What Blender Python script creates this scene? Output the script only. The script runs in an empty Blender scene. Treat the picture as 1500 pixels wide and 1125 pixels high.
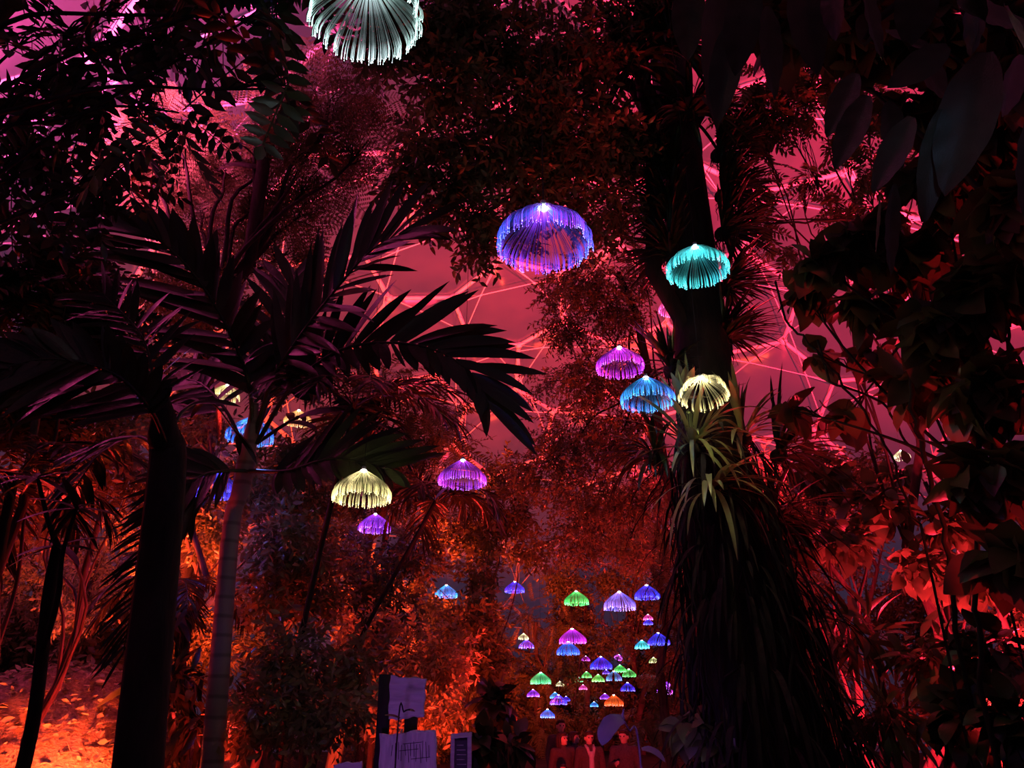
import bpy, math, random
import numpy as np
from mathutils import Vector

SC = bpy.context.scene
COL = SC.collection
PI = math.pi

# ---------------------------------------------------------------- camera
F = 1112.0
PITCH = math.radians(23.0)
CAM = np.array([0.0, 0.0, 1.7])
cp, sp = math.cos(PITCH), math.sin(PITCH)
cam_d = bpy.data.cameras.new('camera')
cam_d.sensor_fit = 'HORIZONTAL'
cam_d.angle = 2 * math.atan(750.0 / F)
cam_d.clip_start = 0.05
cam_d.clip_end = 300
cam = bpy.data.objects.new('camera', cam_d)
COL.objects.link(cam)
cam.location = CAM
cam.rotation_euler = (PI / 2 + PITCH, 0, 0)
SC.camera = cam

# ---------------------------------------------------------------- world, dusk sky outside the dome
W = bpy.data.worlds.new('dusk')
SC.world = W
W.use_nodes = True
wn = W.node_tree
bg = wn.nodes['Background']
bg.inputs['Color'].default_value = (0.26, 0.19, 0.38, 1)
bg.inputs['Strength'].default_value = 0.22
SC.view_settings.view_transform = 'Standard'
SC.view_settings.look = 'None'
SC.view_settings.exposure = 0.0
SC.view_settings.gamma = 1.0
SC.view_settings.use_curve_mapping = False
SC.cycles.max_bounces = 5
SC.cycles.diffuse_bounces = 2
SC.cycles.glossy_bounces = 2
SC.cycles.transmission_bounces = 3
SC.cycles.transparent_max_bounces = 8


def spot(name, loc, target, watts, color, angle=70, blend=0.8, radius=0.12):
    l = bpy.data.lights.new(name, 'SPOT')
    l.energy = watts
    l.color = color
    l.spot_size = math.radians(angle)
    l.spot_blend = blend
    l.shadow_soft_size = radius
    o = bpy.data.objects.new(name, l)
    COL.objects.link(o)
    o.location = loc
    o.rotation_euler = (Vector(target) - Vector(loc)).to_track_quat('-Z', 'Y').to_euler()
    return o


RED = (1.0, 0.028, 0.022)
ORANGE = (1.0, 0.062, 0.022)
CRIMSON = (1.0, 0.02, 0.055)
PINK = (1.0, 0.075, 0.34)
# garden uplights in the planting; the high dome ones are placed in mid-air, unmounted
spot('dome_uplight', (-5.5, 17, 0.6), (-5, 33, 20), 44000, ORANGE, 95)
spot('dome_uplight', (0.5, 24, 0.5), (-3, 40, 14), 14000, ORANGE, 100)
spot('dome_uplight', (-8.6, 7.6, 6.0), (-8.4, 9.8, 16), 40000, PINK, 92)
spot('dome_uplight', (-11.0, 14.0, 5.5), (-8, 17, 17), 7000, PINK, 90)
spot('dome_uplight', (11.5, 12.0, 6.0), (10, 23, 19), 115000, (1.0, 0.022, 0.065), 100)
spot('dome_uplight', (11.0, 18.0, 1.0), (18, 36, 4), 16000, CRIMSON, 90)
spot('tree_uplight', (-4.8, 10.2, 2.6), (-4.6, 13.6, 9.0), 2200, ORANGE, 90)
spot('tree_uplight', (-0.9, 10.0, 0.3), (-2.6, 14.5, 2.2), 800, (1.0, 0.045, 0.02), 85)
spot('tree_uplight', (-3.0, 14.0, 0.3), (-4.0, 19, 4.0), 1200, ORANGE, 95)
spot('tree_uplight', (-2.9, 8.6, 0.5), (-5.2, 7.8, 4.2), 900, RED, 90)
spot('tree_uplight', (-0.4, 12.5, 0.2), (1.6, 16, 6.5), 2200, RED, 90)
spot('tree_uplight', (-2.2, 20.0, 0.2), (2.2, 38, 5.5), 1000, RED, 70)
spot('bank_floodlight', (-5.0, 9.6, 0.8), (-7.3, 11.8, 3.2), 420, (1.0, 0.085, 0.03), 90)
spot('bank_floodlight', (-4.5, 8.5, 0.7), (-6.2, 11.4, 0.9), 2200, (1.0, 0.075, 0.025), 95)
spot('bed_uplight', (4.2, 8.6, 0.7), (6.0, 12.5, 4.2), 1700, CRIMSON, 100)
spot('bed_uplight', (6.8, 9.6, 0.8), (5.6, 6.8, 5.2), 2600, CRIMSON, 110)
spot('bed_uplight', (3.9, 6.9, 1.4), (5.4, 9.0, 2.4), 35, CRIMSON, 110)
spot('crown_uplight', (-0.2, 9.6, 0.8), (0.4, 8.8, 8.5), 620, RED, 70)
spot('tree_uplight', (-6.6, 9.0, 1.0), (-4.7, 7.2, 4.6), 700, RED, 100)
spot('tree_uplight', (-2.9, 9.3, 0.3), (-3.8, 11, 4.2), 300, RED, 90)
spot('stem_fill', (-2.5, 5.8, 0.3), (-3.25, 7.7, 2.4), 22, (0.42, 0.14, 1.0), 34)  # added violet fill that tints the palm stem, not a garden lamp
spot('crown_uplight', (4.3, 6.2, 2.5), (2.4, 8.4, 8.5), 70, RED, 90)


# ---------------------------------------------------------------- small maths
def P(px, py, d):
    """world point seen at photo pixel (px, py), d metres along the view axis"""
    x = (px - 750.0) / F * d
    u = (562.5 - py) / F * d
    return np.array([x, d * cp - u * sp, CAM[2] + d * sp + u * cp])


def proj(p):
    q = np.atleast_2d(p) - CAM
    d = q[:, 1] * cp + q[:, 2] * sp
    u = -q[:, 1] * sp + q[:, 2] * cp
    d = np.where(np.abs(d) < 1e-4, 1e-4, d)
    return 750 + F * q[:, 0] / d, 562.5 - F * u / d, d


def gz(y):
    t = min(max((y - 4.0) / 10.0, 0.0), 1.0)
    return -0.42 * t * t * (3 - 2 * t)


def unit(v):
    v = np.asarray(v, float)
    n = np.linalg.norm(v, axis=-1, keepdims=True)
    return v / np.maximum(n, 1e-9)


def frames(d, up):
    """N rotation matrices whose columns are x, y=d, z~up"""
    y = unit(d)
    x = np.cross(y, up)
    bad = np.linalg.norm(x, axis=1) < 1e-3
    x[bad] = np.cross(y[bad], np.array([1.0, 0.2, 0.1]))
    x = unit(x)
    z = np.cross(x, y)
    return np.stack([x, y, z], axis=2)


class MB:
    """collects geometry and links it as one mesh object"""

    def __init__(self):
        self.v, self.f, self.n, self.attr = [], [], 0, {}

    def add(self, v, f, **attr):
        v = np.asarray(v, float).reshape(-1, 3)
        f = np.asarray(f, int)
        self.v.append(v)
        self.f.append(f + self.n)
        for k, a in attr.items():
            self.attr.setdefault(k, []).append(np.broadcast_to(a, (len(v),)).astype(np.float32))
        self.n += len(v)
        return self

    def inst(self, T, rot, pos, scale=None):
        tv, tf = T
        k = len(tv)
        s = np.ones((len(pos), 1, 1)) if scale is None else np.asarray(scale, float).reshape(-1, 1, 1)
        v = np.einsum('nij,kj->nki', rot, tv) * s + np.asarray(pos)[:, None, :]
        f = tf[None] + (np.arange(len(pos)) * k)[:, None, None]
        return self.add(v.reshape(-1, 3), f.reshape(-1, tf.shape[1]))

    def tube(self, pts, r, sides=7, cap=True, **attr):
        pts = np.asarray(pts, float)
        n = len(pts)
        r = np.broadcast_to(np.asarray(r, float), (n,))
        t = unit(np.gradient(pts, axis=0))
        nrm = np.cross(t[0], [0.31, 0.17, 0.93])
        if np.linalg.norm(nrm) < 1e-3:
            nrm = np.cross(t[0], [1, 0, 0])
        nrm = unit(nrm)
        a = np.linspace(0, 2 * PI, sides, endpoint=False)
        vs = []
        for i in range(n):
            nrm = unit(nrm - t[i] * np.dot(nrm, t[i]))
            b = np.cross(t[i], nrm)
            vs.append(pts[i] + r[i] * (np.cos(a)[:, None] * nrm + np.sin(a)[:, None] * b))
        v = np.concatenate(vs)
        f = []
        for i in range(n - 1):
            for j in range(sides):
                k = (j + 1) % sides
                f.append((i * sides + j, i * sides + k, (i + 1) * sides + k, (i + 1) * sides + j))
        at = {k: np.repeat(np.broadcast_to(x, (n,)), sides) for k, x in attr.items()}
        base = self.n
        self.add(v, f, **at)
        if cap and sides > 2:
            for row in (0, n - 1):
                c = pts[row]
                self.add(np.concatenate([[c], vs[row]]), [(0, 1 + j, 1 + (j + 1) % sides) for j in range(sides)],
                         **{k: np.broadcast_to(x, (n,))[row] for k, x in attr.items()})
        return self

    def ball(self, c, r, seg=12, rings=8, rot=None, **attr):
        r = np.broadcast_to(np.asarray(r, float), (3,))
        th = np.linspace(0, PI, rings + 1)
        ph = np.linspace(0, 2 * PI, seg, endpoint=False)
        v = np.array([[math.sin(t) * math.cos(p), math.sin(t) * math.sin(p), math.cos(t)] for t in th for p in ph]) * r
        if rot is not None:
            v = v @ np.asarray(rot).T
        f = [(i * seg + j, (i + 1) * seg + j, (i + 1) * seg + (j + 1) % seg, i * seg + (j + 1) % seg)
             for i in range(rings) for j in range(seg)]
        return self.add(v + np.asarray(c), f, **attr)

    def box(self, lo, hi):
        lo, hi = np.asarray(lo, float), np.asarray(hi, float)
        v = [[(lo, hi)[i][0], (lo, hi)[j][1], (lo, hi)[k][2]] for i in (0, 1) for j in (0, 1) for k in (0, 1)]
        return self.add(v, [(0, 1, 3, 2), (4, 6, 7, 5), (0, 4, 5, 1), (2, 3, 7, 6), (0, 2, 6, 4), (1, 5, 7, 3)])

    def build(self, name, mat, parent=None, smooth=True, origin=None):
        o = bpy.data.objects.new(name, self.mesh(name, mat, smooth, parent.location if parent is not None else (origin if origin is not None else (0, 0, 0))))
        COL.objects.link(o)
        if parent is not None:
            o.parent = parent
        elif origin is not None:
            o.location = origin
        return o

    def mesh(self, name, mat, smooth=True, origin=(0, 0, 0)):
        me = bpy.data.meshes.new(name)
        v = np.concatenate(self.v) - np.array(origin[:])
        me.vertices.add(len(v))
        me.vertices.foreach_set('co', v.astype(np.float32).ravel())
        loops, starts, s = [], [], 0
        for f in self.f:
            m, k = f.shape
            loops.append(f.ravel())
            starts.append(s + np.arange(m) * k)
            s += m * k
        loops = np.concatenate(loops).astype(np.int32)
        starts = np.concatenate(starts).astype(np.int32)
        me.loops.add(len(loops))
        me.loops.foreach_set('vertex_index', loops)
        me.polygons.add(len(starts))
        me.polygons.foreach_set('loop_start', starts)
        if smooth:
            me.polygons.foreach_set('use_smooth', np.ones(len(starts), bool))
        for k, a in self.attr.items():
            at = me.attributes.new(k, 'FLOAT', 'POINT')
            at.data.foreach_set('value', np.concatenate(a))
        me.update(calc_edges=True)
        me.validate()
        me.materials.append(mat)
        return me


def tag(o, label=None, cat=None, group=None, kind=None):
    for k, v in (('label', label), ('category', cat), ('group', group), ('kind', kind)):
        if v:
            o[k] = v
    return o


def thing(name, loc, label, cat, group=None):
    o = bpy.data.objects.new(name, None)
    COL.objects.link(o)
    o.empty_display_size = 0.1
    o.location = [float(c) for c in loc]
    return tag(o, label, cat, group)


# ---------------------------------------------------------------- materials
def mat_new(name):
    m = bpy.data.materials.new(name)
    m.use_nodes = True
    nt = m.node_tree
    return m, nt, nt.nodes['Principled BSDF'], nt.nodes['Material Output']


def noise_color(nt, scale, stops, detail=4.0, distortion=0.0, coord='Object'):
    tc = nt.nodes.new('ShaderNodeTexCoord')
    nz = nt.nodes.new('ShaderNodeTexNoise')
    nz.inputs['Scale'].default_value = scale
    nz.inputs['Detail'].default_value = detail
    nz.inputs['Distortion'].default_value = distortion
    nt.links.new(tc.outputs[coord], nz.inputs['Vector'])
    cr = nt.nodes.new('ShaderNodeValToRGB')
    e = cr.color_ramp.elements
    while len(e) < len(stops):
        e.new(0.5)
    for el, (p, c) in zip(e, stops):
        el.position = p
        el.color = (*c, 1)
    nt.links.new(nz.outputs['Fac'], cr.inputs['Fac'])
    return nz, cr


def bump(nt, b, src, strength=0.4, dist=0.02):
    bp = nt.nodes.new('ShaderNodeBump')
    bp.inputs['Strength'].default_value = strength
    bp.inputs['Distance'].default_value = dist
    nt.links.new(src, bp.inputs['Height'])
    nt.links.new(bp.outputs['Normal'], b.inputs['Normal'])


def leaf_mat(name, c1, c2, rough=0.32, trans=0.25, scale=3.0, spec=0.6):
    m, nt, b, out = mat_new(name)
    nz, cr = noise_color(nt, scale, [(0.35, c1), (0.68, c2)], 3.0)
    nt.links.new(cr.outputs['Color'], b.inputs['Base Color'])
    b.inputs['Roughness'].default_value = rough
    b.inputs['Specular IOR Level'].default_value = spec
    n2 = nt.nodes.new('ShaderNodeTexNoise')
    n2.inputs['Scale'].default_value = 45
    bump(nt, b, n2.outputs['Fac'], 0.25, 0.01)
    tr = nt.nodes.new('ShaderNodeBsdfTranslucent')
    nt.links.new(cr.outputs['Color'], tr.inputs['Color'])
    mx = nt.nodes.new('ShaderNodeMixShader')
    mx.inputs['Fac'].default_value = trans
    nt.links.new(b.outputs['BSDF'], mx.inputs[1])
    nt.links.new(tr.outputs['BSDF'], mx.inputs[2])
    nt.links.new(mx.outputs['Shader'], out.inputs['Surface'])
    return m


def rough_mat(name, c1, c2, scale=12, rough=0.8, bstr=0.6, bdist=0.02, stretch=None, spec=0.3):
    m, nt, b, out = mat_new(name)
    nz, cr = noise_color(nt, scale, [(0.3, c1), (0.72, c2)], 6.0, 0.4)
    if stretch:
        mp = nt.nodes.new('ShaderNodeMapping')
        mp.inputs['Scale'].default_value = stretch
        tc = [n for n in nt.nodes if n.bl_idname == 'ShaderNodeTexCoord'][0]
        nt.links.new(tc.outputs['Object'], mp.inputs['Vector'])
        nt.links.new(mp.outputs['Vector'], nz.inputs['Vector'])
    nt.links.new(cr.outputs['Color'], b.inputs['Base Color'])
    b.inputs['Roughness'].default_value = rough
    b.inputs['Specular IOR Level'].default_value = spec
    bump(nt, b, nz.outputs['Fac'], bstr, bdist)
    return m


def ringed_mat(name, c1, c2):
    """palm stem with leaf-scar rings"""
    m, nt, b, out = mat_new(name)
    tc = nt.nodes.new('ShaderNodeTexCoord')
    wv = nt.nodes.new('ShaderNodeTexWave')
    wv.bands_direction = 'Z'
    wv.inputs['Scale'].default_value = 1.6
    wv.inputs['Distortion'].default_value = 1.2
    wv.inputs['Detail'].default_value = 3
    nt.links.new(tc.outputs['Object'], wv.inputs['Vector'])
    cr = nt.nodes.new('ShaderNodeValToRGB')
    cr.color_ramp.elements[0].position = 0.02
    cr.color_ramp.elements[0].color = (*c1, 1)
    cr.color_ramp.elements[1].position = 0.16
    cr.color_ramp.elements[1].color = (*c2, 1)
    nt.links.new(wv.outputs['Fac'], cr.inputs['Fac'])
    nt.links.new(cr.outputs['Color'], b.inputs['Base Color'])
    b.inputs['Roughness'].default_value = 0.55
    bump(nt, b, wv.outputs['Fac'], 0.4, 0.02)
    return m


M = {}
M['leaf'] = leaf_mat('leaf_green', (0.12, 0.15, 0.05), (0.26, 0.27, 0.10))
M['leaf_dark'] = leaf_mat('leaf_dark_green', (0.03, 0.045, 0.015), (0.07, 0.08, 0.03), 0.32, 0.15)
M['leaf_veil'] = leaf_mat('leaf_thin_dark', (0.08, 0.065, 0.025), (0.15, 0.12, 0.05), 0.36, 0.45)
M['leaf_fine'] = leaf_mat('leaf_feathery', (0.13, 0.14, 0.05), (0.24, 0.22, 0.08), 0.45, 0.3)
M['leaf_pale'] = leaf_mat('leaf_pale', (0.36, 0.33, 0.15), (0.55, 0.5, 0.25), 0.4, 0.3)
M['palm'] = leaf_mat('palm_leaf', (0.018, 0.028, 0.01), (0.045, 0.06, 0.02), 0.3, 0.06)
M['violet_leaf'] = leaf_mat('violet_grey_leaf', (0.17, 0.12, 0.19), (0.27, 0.20, 0.30), 0.45, 0.1, 4.0)
M['strap'] = leaf_mat('strap_leaf', (0.20, 0.24, 0.09), (0.36, 0.38, 0.17), 0.4, 0.12, 2.0)
M['big_leaf'] = leaf_mat('large_leaf', (0.035, 0.05, 0.025), (0.075, 0.095, 0.05), 0.45, 0.08, 5.0)
M['bark'] = rough_mat('bark', (0.05, 0.035, 0.025), (0.16, 0.12, 0.09), 9, 0.9, 0.8, 0.03, (1, 1, 0.25))
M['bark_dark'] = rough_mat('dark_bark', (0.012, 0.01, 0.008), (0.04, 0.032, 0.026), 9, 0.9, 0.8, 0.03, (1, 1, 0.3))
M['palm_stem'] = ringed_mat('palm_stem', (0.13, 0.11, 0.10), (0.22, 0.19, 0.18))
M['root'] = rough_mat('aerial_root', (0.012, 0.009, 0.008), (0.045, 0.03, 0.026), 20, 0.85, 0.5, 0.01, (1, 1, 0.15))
M['soil'] = rough_mat('soil', (0.02, 0.014, 0.01), (0.08, 0.055, 0.04), 3, 0.95, 0.8, 0.05)
M['litter'] = rough_mat('leaf_litter', (0.16, 0.11, 0.06), (0.42, 0.3, 0.17), 30, 0.8, 0.8, 0.03)
M['steel'] = rough_mat('white_painted_steel', (0.74, 0.72, 0.70), (0.84, 0.82, 0.79), 4, 0.42, 0.05, 0.01, spec=0.5)
M['cord'] = rough_mat('black_cord', (0.01, 0.01, 0.012), (0.03, 0.03, 0.035), 30, 0.6, 0.1, 0.002)
M['cap'] = rough_mat('grey_lamp_cap', (0.25, 0.25, 0.27), (0.4, 0.4, 0.42), 20, 0.35, 0.05, 0.002, spec=0.6)
M['post'] = rough_mat('dark_post', (0.012, 0.01, 0.01), (0.035, 0.028, 0.025), 8, 0.85, 0.5, 0.01, (1, 1, 0.2))


def pillow_mat():
    m, nt, b, out = mat_new('dome_foil')
    nz, cr = noise_color(nt, 0.5, [(0.3, (0.10, 0.095, 0.11)), (0.7, (0.17, 0.16, 0.185))], 3.0)
    nt.links.new(cr.outputs['Color'], b.inputs['Base Color'])
    b.inputs['Roughness'].default_value = 0.22
    b.inputs['Specular IOR Level'].default_value = 0.6
    n2 = nt.nodes.new('ShaderNodeTexNoise')
    n2.inputs['Scale'].default_value = 1.3
    n2.inputs['Distortion'].default_value = 1.0
    bump(nt, b, n2.outputs['Fac'], 0.25, 0.15)
    tr = nt.nodes.new('ShaderNodeBsdfTranslucent')
    tr.inputs['Color'].default_value = (0.75, 0.72, 0.85, 1)
    mx = nt.nodes.new('ShaderNodeMixShader')
    mx.inputs['Fac'].default_value = 0.55
    nt.links.new(b.outputs['BSDF'], mx.inputs[1])
    nt.links.new(tr.outputs['BSDF'], mx.inputs[2])
    nt.links.new(mx.outputs['Shader'], out.inputs['Surface'])
    return m


M['foil'] = pillow_mat()

# ---------------------------------------------------------------- the dome
DC, DR = np.array([4.0, 22.0, -5.0]), 26.0


def dome_z(x, y):
    return DC[2] + math.sqrt(max(DR * DR - (x - DC[0]) ** 2 - (y - DC[1]) ** 2, 0.01))


def build_dome():
    g = (1 + 5 ** 0.5) / 2
    iv = unit(np.array([(-1, g, 0), (1, g, 0), (-1, -g, 0), (1, -g, 0), (0, -1, g), (0, 1, g), (0, -1, -g), (0, 1, -g), (g, 0, -1), (g, 0, 1), (-g, 0, -1), (-g, 0, 1)]))
    it = [(0, 11, 5), (0, 5, 1), (0, 1, 7), (0, 7, 10), (0, 10, 11), (1, 5, 9), (5, 11, 4), (11, 10, 2), (10, 7, 6), (7, 1, 8),
          (3, 9, 4), (3, 4, 2), (3, 2, 6), (3, 6, 8), (3, 8, 9), (4, 9, 5), (2, 4, 11), (6, 2, 10), (8, 6, 7), (9, 8, 1)]
    ang = math.radians(24)
    rz = np.array([[math.cos(ang), -math.sin(ang), 0], [math.sin(ang), math.cos(ang), 0], [0, 0, 1]])
    iv = iv @ rz.T
    N, vid, verts, tris = 6, {}, [], []

    def vert(p):
        p = unit(p)
        k = tuple(np.round(p, 4))
        if k not in vid:
            vid[k] = len(verts)
            verts.append(p)
        return vid[k]
    for a, b, c in it:
        q = {}
        for i in range(N + 1):
            for j in range(N + 1 - i):
                q[i, j] = vert((iv[a] * (N - i - j) + iv[b] * i + iv[c] * j) / N)
        for i in range(N):
            for j in range(N - i):
                tris.append((q[i, j], q[i + 1, j], q[i, j + 1]))
                if i + j < N - 1:
                    tris.append((q[i + 1, j], q[i + 1, j + 1], q[i, j + 1]))
    verts = np.array(verts)
    fc = [DC + DR * unit(verts[list(t)].mean(axis=0)) for t in tris]
    edges, around = {}, {}
    for k, t in enumerate(tris):
        for a, b in ((t[0], t[1]), (t[1], t[2]), (t[2], t[0])):
            edges.setdefault((min(a, b), max(a, b)), []).append(k)
        for a in t:
            around.setdefault(a, []).append(k)
    tubes, rods, mids = MB(), MB(), {}

    def keep(p):
        return p[2] > -1.2
    for e, (fa, fb) in edges.items():
        a, b = fc[fa], fc[fb]
        if keep(a) or keep(b):
            tubes.tube([a, b], 0.10, 8, False)
            mm = (a + b) / 2
            mids[e] = mm - unit(mm - DC) * 1.1
            rods.tube([a, mids[e]], 0.016, 5, False)
            rods.tube([mids[e], b], 0.016, 5, False)
    for k, t in enumerate(tris):
        if not keep(fc[k]):
            continue
        tubes.ball(fc[k], 0.19, 10, 6)
        q = [mids[e] for e in ((min(a, b), max(a, b)) for a, b in ((t[0], t[1]), (t[1], t[2]), (t[2], t[0]))) if e in mids]
        for i in range(len(q)):
            rods.tube([q[i], q[(i + 1) % len(q)]], 0.026, 6, False)
    for q in mids.values():
        rods.ball(q, 0.06, 8, 5)
    o = tubes.build('ceiling', M['steel'])
    tag(o, 'white tubular steel hexagon frame of the dome', kind='structure')
    o = rods.build('trim_1', M['steel'])
    tag(o, 'thin inner steel rods bracing the dome', kind='structure')
    wn_ = 0
    for vi, ks in around.items():
        c = DC + DR * verts[vi]
        fs = [fc[k] for k in ks]
        if not any(keep(p) for p in fs):
            continue
        nrm = unit(c - DC)
        ax = unit(np.cross(nrm, [0.3, 0.2, 0.9]))
        ay = np.cross(nrm, ax)
        mid = np.mean(fs, axis=0)
        fs.sort(key=lambda p: math.atan2(np.dot(p - mid, ay), np.dot(p - mid, ax)))
        k = len(fs)
        ring0 = np.array([fs[i] * (1 - t) + fs[(i + 1) % k] * t for i in range(k) for t in (0, 0.25, 0.5, 0.75)])
        n = len(ring0)
        prof = [(0.985, 0.0), (0.9, 0.14), (0.72, 0.36), (0.5, 0.52), (0.28, 0.62), (0.1, 0.66)]
        vv = np.concatenate([mid + (ring0 - mid) * sc - nrm * (h - 0.10) for sc, h in prof] + [[mid - nrm * 0.565]])
        ff = [(i * n + j, i * n + (j + 1) % n, (i + 1) * n + (j + 1) % n, (i + 1) * n + j)
              for i in range(len(prof) - 1) for j in range(n)]
        mb = MB()
        mb.add(vv, ff)
        b0 = (len(prof) - 1) * n
        mb.f.append(np.array([(b0 + j, b0 + (j + 1) % n, len(prof) * n) for j in range(n)]))
        wn_ += 1
        o = mb.build('window_%d' % wn_, M['foil'])
        o['kind'] = 'structure'


build_dome()


def build_floor():
    xs = np.linspace(-24, 32, 57)
    ys = np.linspace(-6, 48, 55)
    rng = np.random.default_rng(3)
    v = []
    for y in ys:
        for x in xs:
            v.append((x, y, gz(y) + rng.normal(0, 0.02)))
    nx = len(xs)
    f = [(j * nx + i, j * nx + i + 1, (j + 1) * nx + i + 1, (j + 1) * nx + i) for j in range(len(ys) - 1) for i in range(nx - 1)]
    o = MB().add(v, f).build('floor', M['soil'])
    o['kind'] = 'structure'


build_floor()

# ---------------------------------------------------------------- fibre-optic jellyfish lamps
def fibre_mat(name, c1, c2, power):
    m, nt, b, out = mat_new(name)
    g = nt.nodes.new('ShaderNodeAttribute')
    g.attribute_name = 'glow'
    t = nt.nodes.new('ShaderNodeAttribute')
    t.attribute_name = 'tint'
    mx = nt.nodes.new('ShaderNodeMix')
    mx.data_type = 'RGBA'
    mx.inputs[6].default_value = (*c1, 1)
    mx.inputs[7].default_value = (*c2, 1)
    nt.links.new(t.outputs['Fac'], mx.inputs[0])
    wh = nt.nodes.new('ShaderNodeMath')
    wh.operation = 'MULTIPLY_ADD'
    wh.use_clamp = True
    wh.inputs[1].default_value = 0.2
    wh.inputs[2].default_value = -0.32
    nt.links.new(g.outputs['Fac'], wh.inputs[0])
    m2 = nt.nodes.new('ShaderNodeMix')
    m2.data_type = 'RGBA'
    m2.inputs[7].default_value = (0.75, 0.9, 1.0, 1) if c1[2] > c1[0] else (1.0, 0.9, 0.85, 1)
    nt.links.new(wh.outputs[0], m2.inputs[0])
    nt.links.new(mx.outputs[2], m2.inputs[6])
    mul = nt.nodes.new('ShaderNodeMath')
    mul.operation = 'MULTIPLY'
    mul.inputs[1].default_value = power
    nt.links.new(g.outputs['Fac'], mul.inputs[0])
    b.inputs['Base Color'].default_value = (0.022, 0.022, 0.025, 1)
    b.inputs['Roughness'].default_value = 0.35
    nt.links.new(m2.outputs[2], b.inputs['Emission Color'])
    nt.links.new(mul.outputs[0], b.inputs['Emission Strength'])
    return m


PROF = [(0.04, 0.0), (0.16, -0.06), (0.34, -0.18), (0.56, -0.34), (0.76, -0.51), (0.91, -0.67), (0.985, -0.81), (1.0, -0.93), (0.99, -1.05)]
GLOW = [4.0, 1.7, 0.45, 0.10, 0.05, 0.12, 0.7, 1.0, 1.5]
GLOW_FAR = [3.5, 1.3, 0.55, 0.30, 0.24, 0.30, 0.7, 0.85, 1.2]
LAMP_MESH = {}


def lamp_meshes(lod, gap):
    """bell of drooping fibres, their glowing tips and the LED bead, radius 1 around the hub"""
    key = (lod, gap)
    if key in LAMP_MESH:
        return LAMP_MESH[key]
    rng = np.random.default_rng(40 + lod * 7 + int(gap * 10))
    nb, per, r, sides = [(60, 6, 0.0042, 3), (54, 4, 0.0066, 3), (34, 3, 0.013, 3)][lod]
    glow = GLOW if lod == 0 else GLOW_FAR
    bell, tips, bead = MB(), MB(), MB()
    for i in range(nb):
        if rng.random() < gap:
            continue
        a0 = 2 * PI * (i + rng.uniform(-0.3, 0.3)) / nb
        reach = rng.uniform(0.94, 1.04)
        br = rng.uniform(0.65, 1.25)
        for k in range(per):
            a = a0 + rng.normal(0, 0.022 if lod < 2 else 0.05)
            rr = reach * rng.uniform(0.96, 1.03)
            ln = rng.uniform(0.92, 1.06)
            fl = rng.uniform(-0.02, 0.03)
            pts, gl = [], []
            for (pr, pz), g in zip(PROF, glow):
                pts.append((pr * rr * math.cos(a), pr * rr * math.sin(a), pz * ln + fl * pr))
                gl.append(g * br * rng.uniform(0.8, 1.2))
            tint = min(max(0.5 + 0.5 * math.sin(a * 2 + 1.3) + rng.normal(0, 0.25), 0), 1)
            bell.tube(pts, r, sides, False, glow=np.array(gl), tint=tint)
            tips.ball(pts[-1], (r * 1.9, r * 1.9, r * 3.0), 5, 3, glow=2.2 * br, tint=tint)
    bead.ball((0, 0, -0.02), (0.12, 0.12, 0.06), 12, 8, glow=7.0, tint=0.3)
    ms = [x.mesh(n, M['cap']) for x, n in ((bell, 'fibre_bell'), (tips, 'fibre_tips'), (bead, 'led_bead'))]
    capb = MB()
    capb.tube([(0, 0, -0.005), (0, 0, 0.05), (0, 0, 0.14), (0, 0, 0.16)], [0.085, 0.085, 0.07, 0.03], 14)
    ms.append(capb.mesh('cap', M['cap']))
    LAMP_MESH[key] = ms
    return ms


def shared(name, me, mat, parent, s):
    o = bpy.data.objects.new(name, me)
    COL.objects.link(o)
    o.parent = parent
    o.scale = (s, s, s)
    if mat is not None:
        o.material_slots[0].link = 'OBJECT'
        o.material_slots[0].material = mat
    return o


BLUE = ((0.02, 0.05, 1.0), (0.10, 0.02, 1.0))
INDIGO = ((0.07, 0.03, 1.0), (0.03, 0.05, 1.0))
SKY = ((0.03, 0.40, 1.0), (0.06, 0.20, 1.0))
TEAL = ((0.08, 0.85, 0.85), (0.05, 0.6, 0.75))
MAG = ((0.75, 0.03, 0.75), (0.5, 0.03, 0.95))
PURP = ((0.55, 0.03, 0.7), (0.35, 0.04, 0.85))
VIO = ((0.28, 0.03, 1.0), (0.42, 0.05, 0.95))
WARM = ((1.0, 0.80, 0.34), (0.95, 0.85, 0.30))
WHITE = ((0.75, 0.95, 1.0), (0.6, 1.0, 0.9))
GREEN = ((0.03, 0.75, 0.12), (0.15, 0.7, 0.15))
AMBER = ((1.0, 0.38, 0.10), (1.0, 0.5, 0.18))
ORNG = ((1.0, 0.06, 0.012), (1.0, 0.13, 0.02))
PNK = ((1.0, 0.08, 0.35), (0.9, 0.06, 0.5))
LILAC = ((0.16, 0.12, 1.0), (0.42, 0.2, 0.95))
BVIO = ((0.04, 0.10, 1.0), (0.30, 0.03, 1.0))
CREAM = ((1.0, 0.8, 0.5), (0.9, 0.85, 0.4))

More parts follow.
